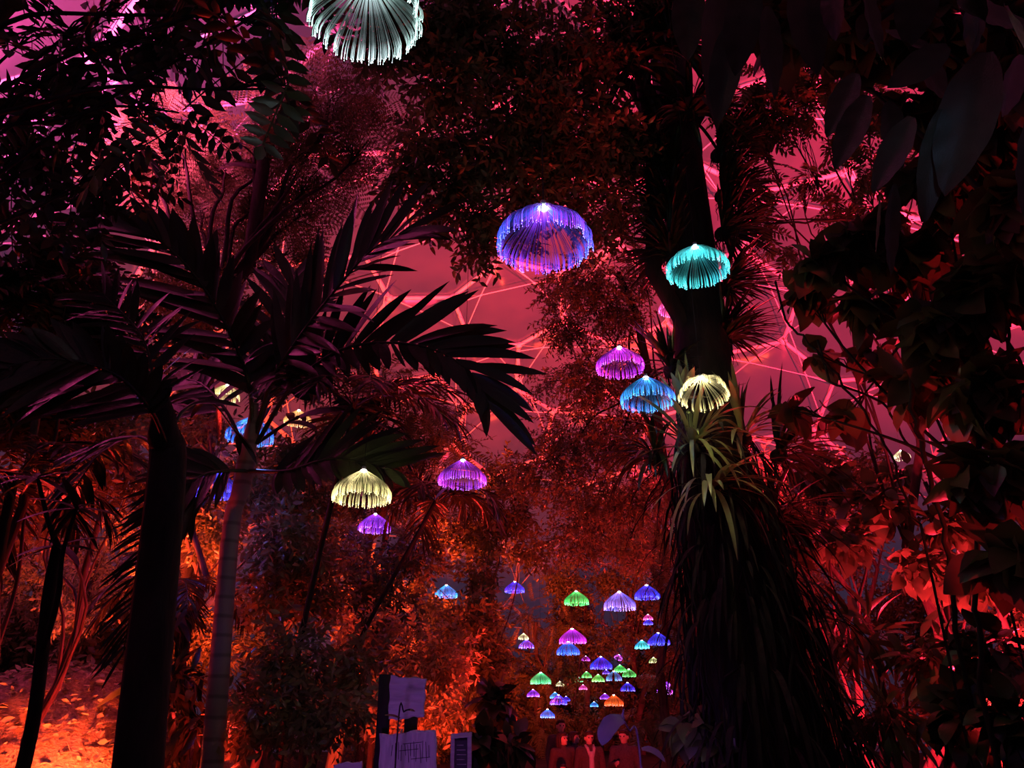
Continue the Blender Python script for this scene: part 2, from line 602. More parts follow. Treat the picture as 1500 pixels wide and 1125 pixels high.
# hub x, hub y, width in the photo (pixels), colours, cord length, clear view, tilt, bare gaps, label
LAMPS = [
    (540, -30, 158, WHITE, 3.0, 1, (0, 0), 0.0, 'large white jellyfish lamp cut off by the top of the picture'),
    (796, 303, 136, BVIO, 3.4, 1, (0, 0), 0.0, 'large blue and violet jellyfish lamp hanging before the dark tree'),
    (1018, 361, 87, TEAL, 3.0, 1, (0, 0), 0.0, 'teal jellyfish lamp hanging before the upper dark trunk'),
    (983, 438, 38, PNK, 4.0, 1, (0, 0), 0.0, 'pink jellyfish lamp half hidden behind the dark trunk'),
    (907, 509, 68, MAG, 3.4, 1, (0, 0), 0.0, 'magenta jellyfish lamp just above the sky blue one'),
    (946, 553, 77, SKY, 3.2, 1, (0, 0), 0.0, 'sky blue jellyfish lamp beside the strappy epiphyte on the trunk'),
    (1026, 553, 70, WARM, 2.0, 1, (0.2, -0.22), 0.22, 'tilted warm white jellyfish lamp resting among the epiphyte leaves'),
    (533, 689, 84, WARM, 3.2, 1, (0, 0), 0.0, 'warm white jellyfish lamp below the palm fronds, over a violet one'),
    (678, 674, 68, PURP, 9.0, 1, (0, 0), 0.0, 'purple and red jellyfish lamp on a long cord before the dome gap'),
    (550, 753, 46, VIO, 3.0, 1, (0, 0), 0.0, 'violet jellyfish lamp under the warm white lamp'),
    (333, 564, 40, WARM, 2.5, 1, (0, 0), 0.2, 'pale yellow jellyfish lamp half hidden behind palm leaves'),
    (370, 611, 66, ((0.03, 0.25, 1.0), (0.02, 0.12, 1.0)), 2.5, 1, (0, 0), 0.2, 'bright blue jellyfish lamp tangled in the palm crown'),
    (438, 601, 38, AMBER, 3.0, 1, (0, 0), 0.0, 'small amber jellyfish lamp behind the palm crown'),
    (318, 690, 66, BLUE, 2.0, 0, (0, 0), 0.3, 'deep blue jellyfish lamp buried behind low palm leaflets'),
    (654, 857, 32, SKY, 3.0, 1, (0, 0), 0.0, 'sky blue jellyfish lamp above the pale signs'),
    (754, 852, 28, BLUE, 3.0, 1, (0, 0), 0.0, 'blue jellyfish lamp hanging alone left of the green one'),
    (844, 866, 35, GREEN, 3.0, 1, (0, 0), 0.0, 'green jellyfish lamp, the highest of the green ones'),
    (907, 867, 46, LILAC, 3.4, 1, (0, 0), 0.0, 'lilac white jellyfish lamp, the widest of the distant row'),
    (947, 857, 36, INDIGO, 3.0, 1, (0, 0), 0.0, 'indigo jellyfish lamp up beside the root covered trunk'),
    (949, 900, 14, PNK, 2.0, 1, (0, 0), 0.0, 'tiny pink jellyfish lamp directly above a tiny blue one'),
    (949, 907, 14, BLUE, 2.0, 1, (0, 0), 0.0, 'tiny blue jellyfish lamp directly below a tiny pink one'),
    (838, 921, 38, MAG, 3.0, 1, (0, 0.05), 0.0, 'purple magenta jellyfish lamp overlapping the blue one below it'),
    (832, 940, 33, ((0.02, 0.16, 1.0), (0.04, 0.09, 1.0)), 3.0, 1, (0, 0), 0.0, 'blue jellyfish lamp overlapping the purple magenta one above it'),
    (964, 927, 31, INDIGO, 3.0, 1, (0, 0), 0.0, 'indigo jellyfish lamp to the right of a small cyan one'),
    (940, 938, 21, TEAL[:1] + ((0.03, 0.4, 1.0),), 2.0, 1, (0, 0), 0.0, 'small cyan jellyfish lamp to the left of the indigo one'),
    (880, 962, 31, BLUE, 3.0, 1, (0, 0), 0.0, 'flat blue jellyfish lamp in the middle of the distant cluster'),
    (792, 985, 29, ((0.05, 0.8, 0.3), (0.2, 0.6, 0.2)), 3.0, 1, (0, 0), 0.0, 'green jellyfish lamp at the left edge of the distant cluster'),
    (771, 937, 22, BVIO, 2.5, 1, (0, 0), 0.25, 'blue violet jellyfish lamp with a leaf across it'),
    (767, 928, 15, CREAM, 2.0, 0, (0, 0), 0.3, 'tiny cream jellyfish lamp just above the blue violet one'),
    (781, 1010, 18, VIO, 2.0, 1, (0, 0), 0.0, 'small violet jellyfish lamp under the left green one'),
    (818, 1018, 24, BLUE, 2.0, 1, (0, 0), 0.1, 'blue jellyfish lamp in front of a small cyan one'),
    (813, 1014, 15, SKY, 2.0, 1, (0, 0), 0.0, 'small cyan jellyfish lamp peeking out behind a blue one'),
    (829, 1020, 12, BLUE, 2.0, 1, (0, 0), 0.3, 'tiny blue jellyfish lamp touching the right side of a blue one'),
    (802, 1039, 21, ((0.02, 0.2, 1.0), (0.02, 0.1, 1.0)), 2.0, 1, (0, 0), 0.0, 'blue jellyfish lamp, the lowest one, above the heads of the people'),
    (899, 1018, 27, ORNG, 2.4, 1, (0, 0.05), 0.0, 'orange jellyfish lamp, the only orange one in the cluster'),
    (886, 1016, 14, VIO, 2.0, 0, (0, 0), 0.2, 'small violet jellyfish lamp tucked behind the orange one'),
    (870, 1028, 12, SKY, 2.0, 1, (0, 0), 0.0, 'tiny blue jellyfish lamp left of the orange one'),
    (908, 974, 18, GREEN, 2.0, 1, (0, 0), 0.0, 'small green jellyfish lamp right of the flat blue one'),
    (921, 980, 20, GREEN, 2.0, 0, (0, 0), 0.4, 'small green jellyfish lamp broken up by leaves'),
    (876, 988, 18, ((0.1, 0.7, 0.12), (0.25, 0.6, 0.1)), 2.0, 1, (0, 0), 0.0, 'small green jellyfish lamp straight below the flat blue one'),
    (899, 983, 24, ((0.05, 0.3, 0.5), (0.15, 0.1, 0.6)), 2.0, 1, (0, 0), 0.35, 'dim teal and violet jellyfish lamp below the small green one'),
    (888, 981, 11, BVIO, 2.0, 1, (0, 0), 0.2, 'tiny blue violet jellyfish lamp left of the dim teal one'),
    (919, 1000, 21, BLUE, 2.0, 1, (0, 0), 0.35, 'gappy dark blue jellyfish lamp above the orange one'),
    (859, 984, 15, GREEN, 2.0, 0, (0, 0), 0.3, 'tiny green jellyfish lamp right of a pale green speckled one'),
    (848, 992, 12, ((0.2, 0.8, 0.3), (0.1, 0.6, 0.2)), 2.0, 0, (0, 0), 0.4, 'tiny pale green speckled jellyfish lamp among the leaves'),
    (854, 1003, 12, PNK, 2.0, 1, (0, 0), 0.0, 'tiny rose jellyfish lamp low in the cluster'),
    (966, 998, 22, VIO, 2.0, 0, (0.1, 0.5), 0.25, 'violet jellyfish lamp swept sideways beside the trunk foot'),
    (975, 1004, 20, MAG, 2.0, 0, (0, -0.2), 0.25, 'violet pink jellyfish lamp right of the sideways one'),
    (820, 998, 12, CREAM, 2.0, 0, (0, 0), 0.3, 'tiny cream jellyfish lamp right of the left green one'),
    (957, 963, 14, ((0.7, 0.9, 0.3), (0.9, 0.85, 0.4)), 2.0, 0, (0, 0), 0.4, 'tiny yellow green jellyfish lamp by the trunk'),
    (858, 961, 12, MAG, 2.0, 1, (0, 0), 0.3, 'tiny magenta jellyfish lamp left of the flat blue one'),
    (907, 959, 12, ((0.6, 0.05, 0.9), (0.8, 0.1, 0.8)), 2.0, 1, (0, 0.6), 0.3, 'tiny magenta jellyfish lamp right of the flat blue one'),
    (1319, 660, 24, CREAM, 2.0, 1, (0, 0), 0.2, 'cream jellyfish lamp behind the red foliage on the right'),
]
LIGHT_W = {0: 0.25, 1: 3.5, 2: 3.0, 4: 3, 5: 4, 6: 14, 7: 4, 8: 2, 9: 3, 11: 11, 12: 2, 13: 30, 17: 4, 16: 2, 14: 3}
CLEAR = []


def lamp_depth(w):
    D = 0.46 if w == 70 else (0.55 if w > 24 else (0.5 if w > 17 else 0.42))
    return min(F * D / w, 37.0)


for L in LAMPS:
    hx, hy, w = L[0], L[1], L[2]
    d = lamp_depth(w)
    if L[5]:
        CLEAR.append((hx, hy + 0.3 * w, w * 0.62 + 2, d))

FIBRE_CACHE = {}


def build_lamps():
    for i, (hx, hy, w, cols, cordlen, clear, tilt, gap, label) in enumerate(LAMPS):
        d = lamp_depth(w)
        R = w * d / F / 2.02
        p = P(hx, hy, d)
        lod = 0 if w > 60 else (1 if w > 25 else 2)
        root = thing('jellyfish_lamp', p, label, 'lamp', 'hanging fibre optic jellyfish lamps')
        root.rotation_euler = (tilt[0], tilt[1], (i * 1.7) % 6.28)
        pw = [2.0, 2.6, 2.8][lod] * (0.8 if i == 0 else 1.0)
        key = (cols, lod)
        if key not in FIBRE_CACHE:
            FIBRE_CACHE[key] = fibre_mat('fibre_light', cols[0], cols[1], pw)
        fm = FIBRE_CACHE[key]
        bell, tips, bead, cap = lamp_meshes(lod, gap)
        shared('fibre_bell', bell, fm, root, R)
        shared('fibre_tips', tips, fm, root, R)
        shared('led_bead', bead, fm, root, R)
        shared('cap', cap, None, root, R)
        top = min(cordlen, dome_z(p[0], p[1]) - p[2])
        mb = MB()
        q = p + np.array([0, 0, 0.14 * R])
        mb.tube([q, q + np.array([0.01, 0, top * 0.5]), q + np.array([0, 0, top])], 0.0032, 5)
        c = mb.build('cord', M['cord'], root)
        c.rotation_euler = (-tilt[0], -tilt[1], 0) if tilt != (0, 0) else (0, 0, 0)
        if i in LIGHT_W:
            l = bpy.data.lights.new('lamp_light', 'POINT')
            l.energy = LIGHT_W[i]
            l.color = tuple(min(1, 0.85 * x + 0.02) for x in cols[0])
            l.shadow_soft_size = 0.05
            lo = bpy.data.objects.new('lamp_light', l)
            COL.objects.link(lo)
            lo.parent = root
            lo.location = (0, 0, -0.45 * R)


build_lamps()

# ---------------------------------------------------------------- plant building blocks
HEX_V = np.array([(0, 0, 0), (-0.5, 0.33, 0.10), (-0.36, 0.70, 0.07), (0, 1, -0.06), (0.36, 0.70, 0.07), (0.5, 0.33, 0.10)])
HEX_F = np.array([(0, 5, 4, 3), (0, 3, 2, 1)])


def leaflet(L, w):
    v = HEX_V.copy()
    v[:, 0] *= w
    v[:, 1] *= L
    v[:, 2] *= w
    return v, HEX_F


def combine(parts):
    v, f, n = [], [], 0
    for a, b in parts:
        v.append(a)
        f.append(np.asarray(b) + n)
        n += len(a)
    return np.concatenate(v), np.concatenate(f)


def place(T, d, up, pos):
    R_ = frames(np.atleast_2d(np.array(d, float)), np.atleast_2d(np.array(up, float)))[0]
    return T[0] @ R_.T + np.array(pos), T[1]


def strip_quad(a, b, w):
    a, b = np.array(a, float), np.array(b, float)
    s = unit(np.cross(b - a, [0.2, 0.1, 1.0])) * w / 2
    return np.array([a - s, a + s, b + s, b - s]), np.array([(0, 1, 2, 3)])


def tpl_pinnate(n, L, ll, lw, rng, droop=0.25):
    """compound leaf: paired leaflets along a drooping rachis"""
    parts = []
    pts = [np.array([0, L * t, -droop * L * t * t]) for t in np.linspace(0, 1, 5)]
    for a, b in zip(pts[:-1], pts[1:]):
        parts.append(strip_quad(a, b, 0.018 * L))
    for i in range(n):
        t = (i + 0.7) / n
        c = np.array([0, L * t, -droop * L * t * t])
        sc = 0.75 + 0.35 * math.sin(PI * (0.15 + 0.8 * t))
        for s in (-1, 1):
            d = (s * 0.9, 0.42 + rng.normal(0, 0.1), -0.28 + rng.normal(0, 0.15))
            parts.append(place(leaflet(ll * sc, lw * sc), d, (0, 0, 1), c))
    parts.append(place(leaflet(ll, lw), (0, 1, -0.5), (0, 0, 1), pts[-1]))
    return combine(parts)


def tpl_feather(n, m, L, pl, rng):
    """twice-divided feathery leaf"""
    parts = []
    for i in range(n):
        t = (i + 0.6) / n
        c = np.array([0, L * t, -0.2 * L * t * t])
        ln = pl * math.sin(PI * (0.18 + 0.75 * t))
        for s in (-1, 1):
            d = unit(np.array([s * 0.95, 0.4, -0.15 + rng.normal(0, 0.08)]))
            e = c + d * ln
            parts.append(strip_quad(c, e, 0.006))
            for j in range(m):
                q = c + d * ln * (j + 0.5) / m
                for k in (-1, 1):
                    dd = unit(np.cross(d, [0, 0, 1]) * k + d * 0.25)
                    a = q + dd * pl * 0.075
                    parts.append(strip_quad(q, a, ln / m * 0.5))
    parts.append(strip_quad((0, 0, 0), (0, L, -0.2 * L), 0.012))
    return combine(parts)


def tpl_sprig(n, L, ll, lw, rng, droop=0.3):
    parts = []
    pts = [np.array([0, L * t, -droop * L * t * t]) for t in np.linspace(0, 1, 4)]
    for a, b in zip(pts[:-1], pts[1:]):
        parts.append(strip_quad(a, b, 0.016 * L + 0.002))
    for i in range(n):
        t = (i + 0.8) / n
        c = np.array([0, L * t, -droop * L * t * t])
        a = i * 2.4 + rng.normal(0, 0.4)
        d = (math.cos(a) * 0.85, 0.55 + rng.normal(0, 0.15), math.sin(a) * 0.6 - 0.35)
        s = rng.uniform(0.75, 1.15)
        parts.append(place(leaflet(ll * s, lw * s), d, (rng.normal(0, 0.4), rng.normal(0, 0.4), 1), c))
    return combine(parts)


def tpl_broad(L, w, rng, curl=0.25, n=5, heart=False):
    """one large leaf with a folded midrib and a curved blade"""
    v, f = [], []
    for i in range(n + 1):
        t = i / n
        wd = (math.sin(PI * (t ** 0.62 if heart else t ** 0.85)) ** 0.8) * w / 2 if 0 < t < 1 else 0.004
        if heart and i == 0:
            wd = w * 0.16
        y, z = L * t, -curl * L * t * t
        wob = rng.normal(0, 0.03) * w
        v += [(-wd, y - (0.10 * L if heart and i == 0 else 0), z + 0.22 * wd + wob), (0, y, z), (wd, y - (0.10 * L if heart and i == 0 else 0), z + 0.22 * wd - wob)]
    for i in range(n):
        a, b = i * 3, (i + 1) * 3
        f += [(a, a + 1, b + 1, b), (a + 1, a + 2, b + 2, b + 1)]
    return np.array(v), np.array(f)


def variants(fn, k=4, seed=0):
    return [fn(np.random.default_rng(seed + i)) for i in range(k)]


TPL = {
    'pinnate': variants(lambda r: tpl_pinnate(6, 0.34, 0.105, 0.044, r), 4, 1),
    'pinnate_far': variants(lambda r: tpl_pinnate(7, 0.42, 0.13, 0.05, r), 4, 11),
    'fern': variants(lambda r: tpl_pinnate(15, 0.9, 0.16, 0.042, r, 0.35), 3, 21),
    'feather': variants(lambda r: tpl_feather(11, 8, 0.85, 0.30, r), 3, 31),
    'sprig': variants(lambda r: tpl_sprig(9, 0.34, 0.12, 0.046, r), 4, 41),
    'sprig_small': variants(lambda r: tpl_sprig(11, 0.36, 0.085, 0.034, r), 4, 51),
    'sprig_far': variants(lambda r: tpl_sprig(10, 0.5, 0.17, 0.075, r), 4, 61),
    'broad': variants(lambda r: tpl_broad(0.26, 0.17, r, 0.35), 4, 71),
    'heart': variants(lambda r: tpl_broad(0.32, 0.27, r, 0.3, 5, True), 4, 81),
    'lance': variants(lambda r: tpl_broad(0.36, 0.085, r, 0.4), 4, 91),
}


def open_view(pos, rng, keep=0.04, margin=0.10):
    """prune growth that would hang in front of a lamp"""
    x, y, d = proj(pos)
    ok = np.ones(len(pos), bool)
    for cx, cy, r, ld in CLEAR:
        hit = ((x - cx) ** 2 + (y - cy) ** 2 < (r + margin * F / np.maximum(d, 0.5)) ** 2) & (d < ld + 0.1) & (d > 0)
        ok &= ~(hit & (rng.random(len(pos)) > keep))
    return ok


def foliage(mb, c, rad, n, kind, rng, scale=1.0, droop=0.35, shell=0.55, out=0.7):
    rad = np.broadcast_to(np.asarray(rad, float), (3,))
    u = unit(rng.normal(size=(n, 3)))
    rr = shell + (1 - shell) * rng.random(n) ** 0.7
    rr *= rng.uniform(0.75, 1.1, n)
    pos = c + u * rr[:, None] * rad
    d = unit(u * out + rng.normal(0, 0.55, (n, 3)) + np.array([0, 0, -droop]))
    up = unit(np.array([0, 0, 1.0]) + rng.normal(0, 0.45, (n, 3)))
    ok = open_view(pos + d * 0.5 * scale * float(TPL[kind][0][0][:, 1].max()), rng, 0.02, 0.30 * scale * float(TPL[kind][0][0][:, 1].max())) & (pos[:, 2] > -0.4)
    pos, d, up = pos[ok], d[ok], up[ok]
    if not len(pos):
        return
    R_ = frames(d, up)
    v = rng.integers(0, len(TPL[kind]), len(pos))
    sc = scale * rng.uniform(0.7, 1.2, len(pos))
    for k, T in enumerate(TPL[kind]):
        s = v == k
        if s.any():
            mb.inst(T, R_[s], pos[s], sc[s])


def curve_pts(a, b, rng, n=7, sag=0.0, wob=0.04):
    a, b = np.asarray(a, float), np.asarray(b, float)
    L = np.linalg.norm(b - a)
    t = np.linspace(0, 1, n)[:, None]
    p = a * (1 - t) + b * t
    p[:, 2] += (sag * 4 * t * (1 - t))[:, 0] * L
    w = rng.normal(0, wob * L, (n, 3))
    w[0] = w[-1] = 0
    return p + w


def plant(name, label, cat, base, top, clusters, leaf, mat, seed, trunk_r=0.08, dens=1.0, scale=1.0, group=None,
          bark='bark', droop=0.35, shell=0.5, limbs=8, fork=2, limb_r=0.42):
    """woody plant: trunk, limbs to every clump and the clumps' leaves"""
    rng = np.random.default_rng(seed)
    base = np.array(base, float)
    base[2] = gz(base[1]) - 0.03
    t = thing(name, base, label, cat, group)
    top = np.array(top, float)
    tr = curve_pts(base, top, rng, 9, 0, 0.018)
    MB().tube(tr, np.linspace(trunk_r * 1.25, trunk_r * 0.55, 9), 10).build('trunk', M[bark], t)
    fol = MB()
    twig = MB()
    for i, (c, rad, n) in enumerate(clusters):
        k = min(8, max(fork, int(round((0.35 + 0.6 * rng.random()) * 8))))
        a = tr[k]
        pts = smooth_path(curve_pts(a, c, rng, 5, 0.06, 0.03), 13)
        r0 = trunk_r * limb_r
        rr = np.linspace(r0, max(0.006, r0 * 0.3), 13)
        if i < limbs:
            MB().tube(pts, rr, 6).build('branch', M[bark], t)
        else:
            twig.tube(pts, rr, 5)
        rad3 = np.broadcast_to(np.asarray(rad, float), (3,))
        for _ in range(6):
            e = c + unit(rng.normal(size=3)) * rad3 * 0.8
            if not open_view(np.array([(pts[10] + e) / 2]), rng, 0)[0]:
                continue
            twig.tube(curve_pts(pts[10], e, rng, 5, 0.05, 0.05), np.linspace(max(0.006, r0 * 0.3), 0.003, 5), 4)
        foliage(fol, np.asarray(c, float), rad3, int(n * dens), leaf, rng, scale, droop, shell)
    if twig.n:
        twig.build('twigs', M[bark], t)
    if fol.n:
        fol.build('foliage', M[mat], t)
    return t


def CL(px, py, d, rpx, n, flat=0.8):
    r = rpx * d / F
    r = max(0.4 * r, r - 0.2)
    return (P(px, py, d), (r, r, r * flat), n)


def on_ground(px, d):
    """ground point whose column passes pixel column px around the horizon, d metres out"""
    p = P(px, 1034, d)
    return (p[0], p[1], 0)


def smooth_path(pts, n=24):
    """Catmull-Rom through the given points"""
    p = np.asarray(pts, float)
    p = np.concatenate([[2 * p[0] - p[1]], p, [2 * p[-1] - p[-2]]])
    out = []
    segs = len(p) - 3
    for t in np.linspace(0, segs - 1e-6, n):
        i = int(t)
        u = t - i
        a, b, c, d = p[i:i + 4]
        out.append(0.5 * (2 * b + (c - a) * u + (2 * a - 5 * b + 4 * c - d) * u * u + (3 * b - a - 3 * c + d) * u ** 3))
    return np.array(out)


def blade(mb, base, d, nrm, L, w, droop, n=5, fold=0.2, wavy=0.0, rng=None, blunt=False):
    """one long leaf or leaflet bending under its weight"""
    d, nrm = unit(np.array(d, float)), unit(np.array(nrm, float))
    p = np.array(base, float)
    v = []
    for i in range(n + 1):
        t = i / n
        s = np.cross(d, nrm)
        if np.linalg.norm(s) < 1e-4:
            s = np.cross(d, [1, 0.1, 0])
        s = unit(s)
        up = np.cross(s, d)
        prof = max(0.03, math.sin(PI * (0.10 + 0.9 * t)) ** 0.7 if not blunt else min(1, 0.45 + 2.2 * t) * min(1, (1 - t) * 6 + 0.25))
        if i == n:
            prof = 0.02 if not blunt else 0.3
        ww = w / 2 * prof
        wv = up * (wavy * math.sin(t * 14) * w if wavy else 0)
        v += [p - s * ww + up * fold * ww + wv, p, p + s * ww + up * fold * ww - wv]
        d = unit(d + np.array([0, 0, -droop / n]))
        p = p + d * L / n
    f = []
    for i in range(n):
        a, b = i * 3, (i + 1) * 3
        f += [(a, a + 1, b + 1, b), (a + 1, a + 2, b + 2, b + 1)]
    mb.add(v, f)


def frond(rachis, L, w, n, rng, normal=(0, -1, 0.3), t0=0.12, droop=0.25, r=0.012, a0=72, a1=28, side=(1, 1), gap=0.0):
    """palm frond: rachis with two ranks of leaflets"""
    mb = MB()
    pts = smooth_path(rachis, 28)
    mb.tube(pts, np.linspace(r, r * 0.25, len(pts)), 6)
    nm = unit(np.array(normal, float))
    cum = np.concatenate([[0], np.cumsum(np.linalg.norm(np.diff(pts, axis=0), axis=1))])
    tan = unit(np.gradient(pts, axis=0))
    for i in range(n):
        t = t0 + (1 - t0) * (i + 0.5) / n
        s = t * cum[-1]
        p = np.array([np.interp(s, cum, pts[:, k]) for k in range(3)])
        tg = unit(np.array([np.interp(s, cum, tan[:, k]) for k in range(3)]))
        sd = unit(np.cross(nm, tg))
        ll = L * (0.55 + 0.45 * math.sin(PI * (0.12 + 0.72 * (t - t0) / (1 - t0))))
        for j, k in ((0, 1), (1, -1)):
            if rng.random() < gap:
                continue
            a = math.radians(a0 + (a1 - a0) * (t - t0) / (1 - t0) + rng.normal(0, 5))
            d = tg * math.cos(a) + sd * k * math.sin(a) + nm * rng.normal(0.06, 0.10)
            l2 = ll * side[j] * rng.uniform(0.9, 1.08)
            if l2 < 0.03 or not open_view(np.array([p + d * l2 * 0.6]), rng, 0.25)[0]:
                continue
            blade(mb, p, d, nm + rng.normal(0, 0.25, 3), l2, w * rng.uniform(0.8, 1.15), droop * rng.uniform(0.5, 1.5), 6)
    return mb


def stem_tube(pts, r, sides=12):
    return MB().tube(smooth_path(pts, 20), np.interp(np.linspace(0, 1, 20), np.linspace(0, 1, len(r)), r), sides)


def PX(*pts):
    return [P(*p) for p in pts]


RG = np.random.default_rng(77)

# ---------------------------------------------------------------- palms on the left
# slender ringed palm, the blue lamp hangs just behind its crown
S_ = 1.95


def PS(*pts):
    return [P(x, y, d * S_) for x, y, d in pts]


b = P(338, 780, 4.3 * S_)
t = thing('feather_palm', (b[0], b[1], gz(b[1])), 'slender feather palm with a ringed violet lit stem and black arching fronds', 'palm', 'palms')
stem_tube([(b[0] + 0.24, b[1], gz(b[1]) - 0.03), (b[0] + 0.12, b[1], 1.6), b, P(352, 720, 4.3 * S_)], [0.13, 0.108, 0.092, 0.09]).build('trunk', M['palm_stem'], t)
stem_tube(PS((352, 722, 4.3), (360, 680, 4.28), (367, 640, 4.25), (374, 590, 4.25)), [0.098, 0.10, 0.07, 0.04]).build('crownshaft', M['palm_stem'], t)
FR = [
    (PS((368, 650, 4.25), (366, 570, 4.2), (338, 490, 4.1), (292, 412, 4.0), (238, 356, 3.9), (180, 330, 3.8)), 0.56, 0.075, 22, (0.1, -1, 0.25), 0.25, (1.0, 0.55)),
    (PS((372, 640, 4.25), (398, 560, 4.2), (440, 492, 4.1), (492, 424, 4.0), (545, 366, 3.95), (604, 336, 3.9)), 0.52, 0.06, 24, (0, -1, 0.35), 0.22, (0.95, 0.8)),
    (PS((376, 650, 4.25), (428, 566, 4.2), (496, 514, 4.05), (570, 502, 3.95), (640, 514, 3.85), (690, 548, 3.8), (716, 596, 3.75)), 0.46, 0.062, 26, (0, -1, 0.15), 0.3, (1.0, 0.5)),
    (PS((366, 690, 4.25), (420, 690, 4.1), (490, 672, 3.95), (580, 690, 3.85)), 0.42, 0.05, 20, (0, -1, 0.2), 0.2, (0.9, 0.5)),
    (PS((360, 660, 4.25), (330, 600, 4.4), (290, 560, 4.6), (240, 560, 4.8), (200, 600, 5.0)), 0.45, 0.055, 20, (0, -1, 0.6), 0.5, (0.9, 0.9)),
    (PS((362, 690, 4.25), (330, 690, 4.15), (290, 700, 4.05), (250, 745, 3.95)), 0.38, 0.045, 16, (0, -1, 0.2), 0.3, (0.9, 0.9)),
    (PS((372, 650, 4.3), (400, 560, 4.6), (420, 470, 4.9), (432, 400, 5.2)), 0.5, 0.06, 20, (0.4, -1, 0.2), 0.3, (0.9, 0.9)),
    (PS((374, 650, 4.3), (440, 610, 4.5), (500, 600, 4.7), (560, 640, 4.9)), 0.42, 0.05, 18, (0, -0.4, 1), 0.6, (0.9, 0.9)),
]
for rc, L, w, n, nm, dr, sd in FR:
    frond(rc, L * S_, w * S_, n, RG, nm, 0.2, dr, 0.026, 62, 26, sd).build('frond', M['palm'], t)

# stout palm with the broad left-hand frond
b = P(240, 640, 4.9)
t = thing('stout_palm', (b[0], b[1], gz(b[1])), 'stout black palm trunk holding one broad frond out over the left edge', 'palm', 'palms')
stem_tube([(b[0] + 0.34, b[1], gz(b[1]) - 0.03), (b[0] + 0.19, b[1], 1.5), P(245, 690, 4.9), b, P(240, 600, 4.9), P(241, 575, 4.9)], [0.155, 0.13, 0.115, 0.10, 0.06, 0.015]).build('trunk', M['bark_dark'], t)
FR = [
    (PX((244, 650, 4.85), (215, 592, 4.6), (158, 543, 4.4), (66, 526, 4.2), (-50, 556, 4.0)), 0.62, 0.085, 24, (0.1, -1, 0.1), 0.2, (1.0, 0.5)),
    (PX((240, 650, 4.9), (270, 600, 5.1), (310, 590, 5.4), (350, 640, 5.6)), 0.42, 0.05, 18, (0, -0.6, 1), 0.6, (0.9, 0.9)),
    (PX((236, 660, 4.9), (200, 640, 5.1), (150, 660, 5.3), (100, 730, 5.5)), 0.45, 0.05, 18, (0, -0.6, 1), 0.6, (0.9, 0.9)),
    (PX((236, 640, 4.9), (226, 560, 5.1), (206, 490, 5.3), (150, 430, 5.5)), 0.5, 0.06, 18, (0, -1, 0.5), 0.4, (0.9, 0.9)),
    (PX((240, 655, 4.9), (236, 720, 5.2), (222, 790, 5.4), (192, 900, 5.5), (180, 960, 5.5)), 0.36, 0.022, 34, (0.5, -1, 0.3), 0.35, (0.4, 1.0)),
]
for rc, L, w, n, nm, dr, sd in FR:
    frond(rc, L, w, n, RG, nm, 0.2, dr, 0.016, 62, 30, sd).build('frond', M['palm'], t)


def auto_palm(name, label, crown, base_xy, n, L, seed, leaf=0.4, w=0.04, stem_r=0.04, lift=0.75, mat='palm', nl=26, stem='bark_dark', group='palms'):
    rng = np.random.default_rng(seed)
    crown = np.array(crown, float)
    g = gz(base_xy[1])
    t = thing(name, (base_xy[0], base_xy[1], g), label, 'palm', group)
    stem_tube([(base_xy[0], base_xy[1], g - 0.03), (base_xy[0] * 0.7 + crown[0] * 0.3, base_xy[1] * 0.7 + crown[1] * 0.3, g + (crown[2] - g) * 0.5), crown],
              [stem_r * 1.3, stem_r, stem_r * 0.8]).build('trunk', M[stem], t)
    for i in range(n):
        az = 2 * PI * (i + rng.uniform(-0.25, 0.25)) / n
        el = rng.uniform(0.25, 1.15) * lift
        hd = np.array([math.cos(az), math.sin(az), 0])
        l = L * rng.uniform(0.8, 1.1)
        pts = [crown + np.array([0, 0, -0.05])]
        a = el
        p = pts[0].copy()
        for k in range(6):
            p = p + (hd * math.cos(a) + np.array([0, 0, math.sin(a)])) * l / 6
            a -= rng.uniform(0.18, 0.36)
            pts.append(p.copy())
        frond(pts, leaf, w, nl, rng, (0, 0, 1) + hd * 0.3, 0.15, 0.55, 0.012, 65, 28).build('frond', M[mat], t)
    return t


auto_palm('feather_palm', 'red lit feather palm with drooping fronds above the warm white lamp', P(520, 592, 8.6), P(425, 900, 9.3)[:2], 11, 1.35, 5, 0.42, 0.035, 0.035, 0.75)
auto_palm('feather_palm', 'low feather palm with glinting tips right of the violet lamp', P(640, 730, 9.6), P(455, 900, 10.3)[:2], 10, 1.0, 6, 0.4, 0.03, 0.03, 0.8)
auto_palm('feather_palm', 'small feather palm at the left edge behind the leaning stems', P(20, 700, 6.5), P(0, 900, 6.5)[:2], 9, 1.1, 7, 0.4, 0.035, 0.05, 0.8)
auto_palm('feather_palm', 'palm with thin arching fronds between the two palm trunks', P(255, 850, 9.6), P(250, 960, 9.6)[:2], 8, 1.2, 9, 0.35, 0.028, 0.04, 0.8)

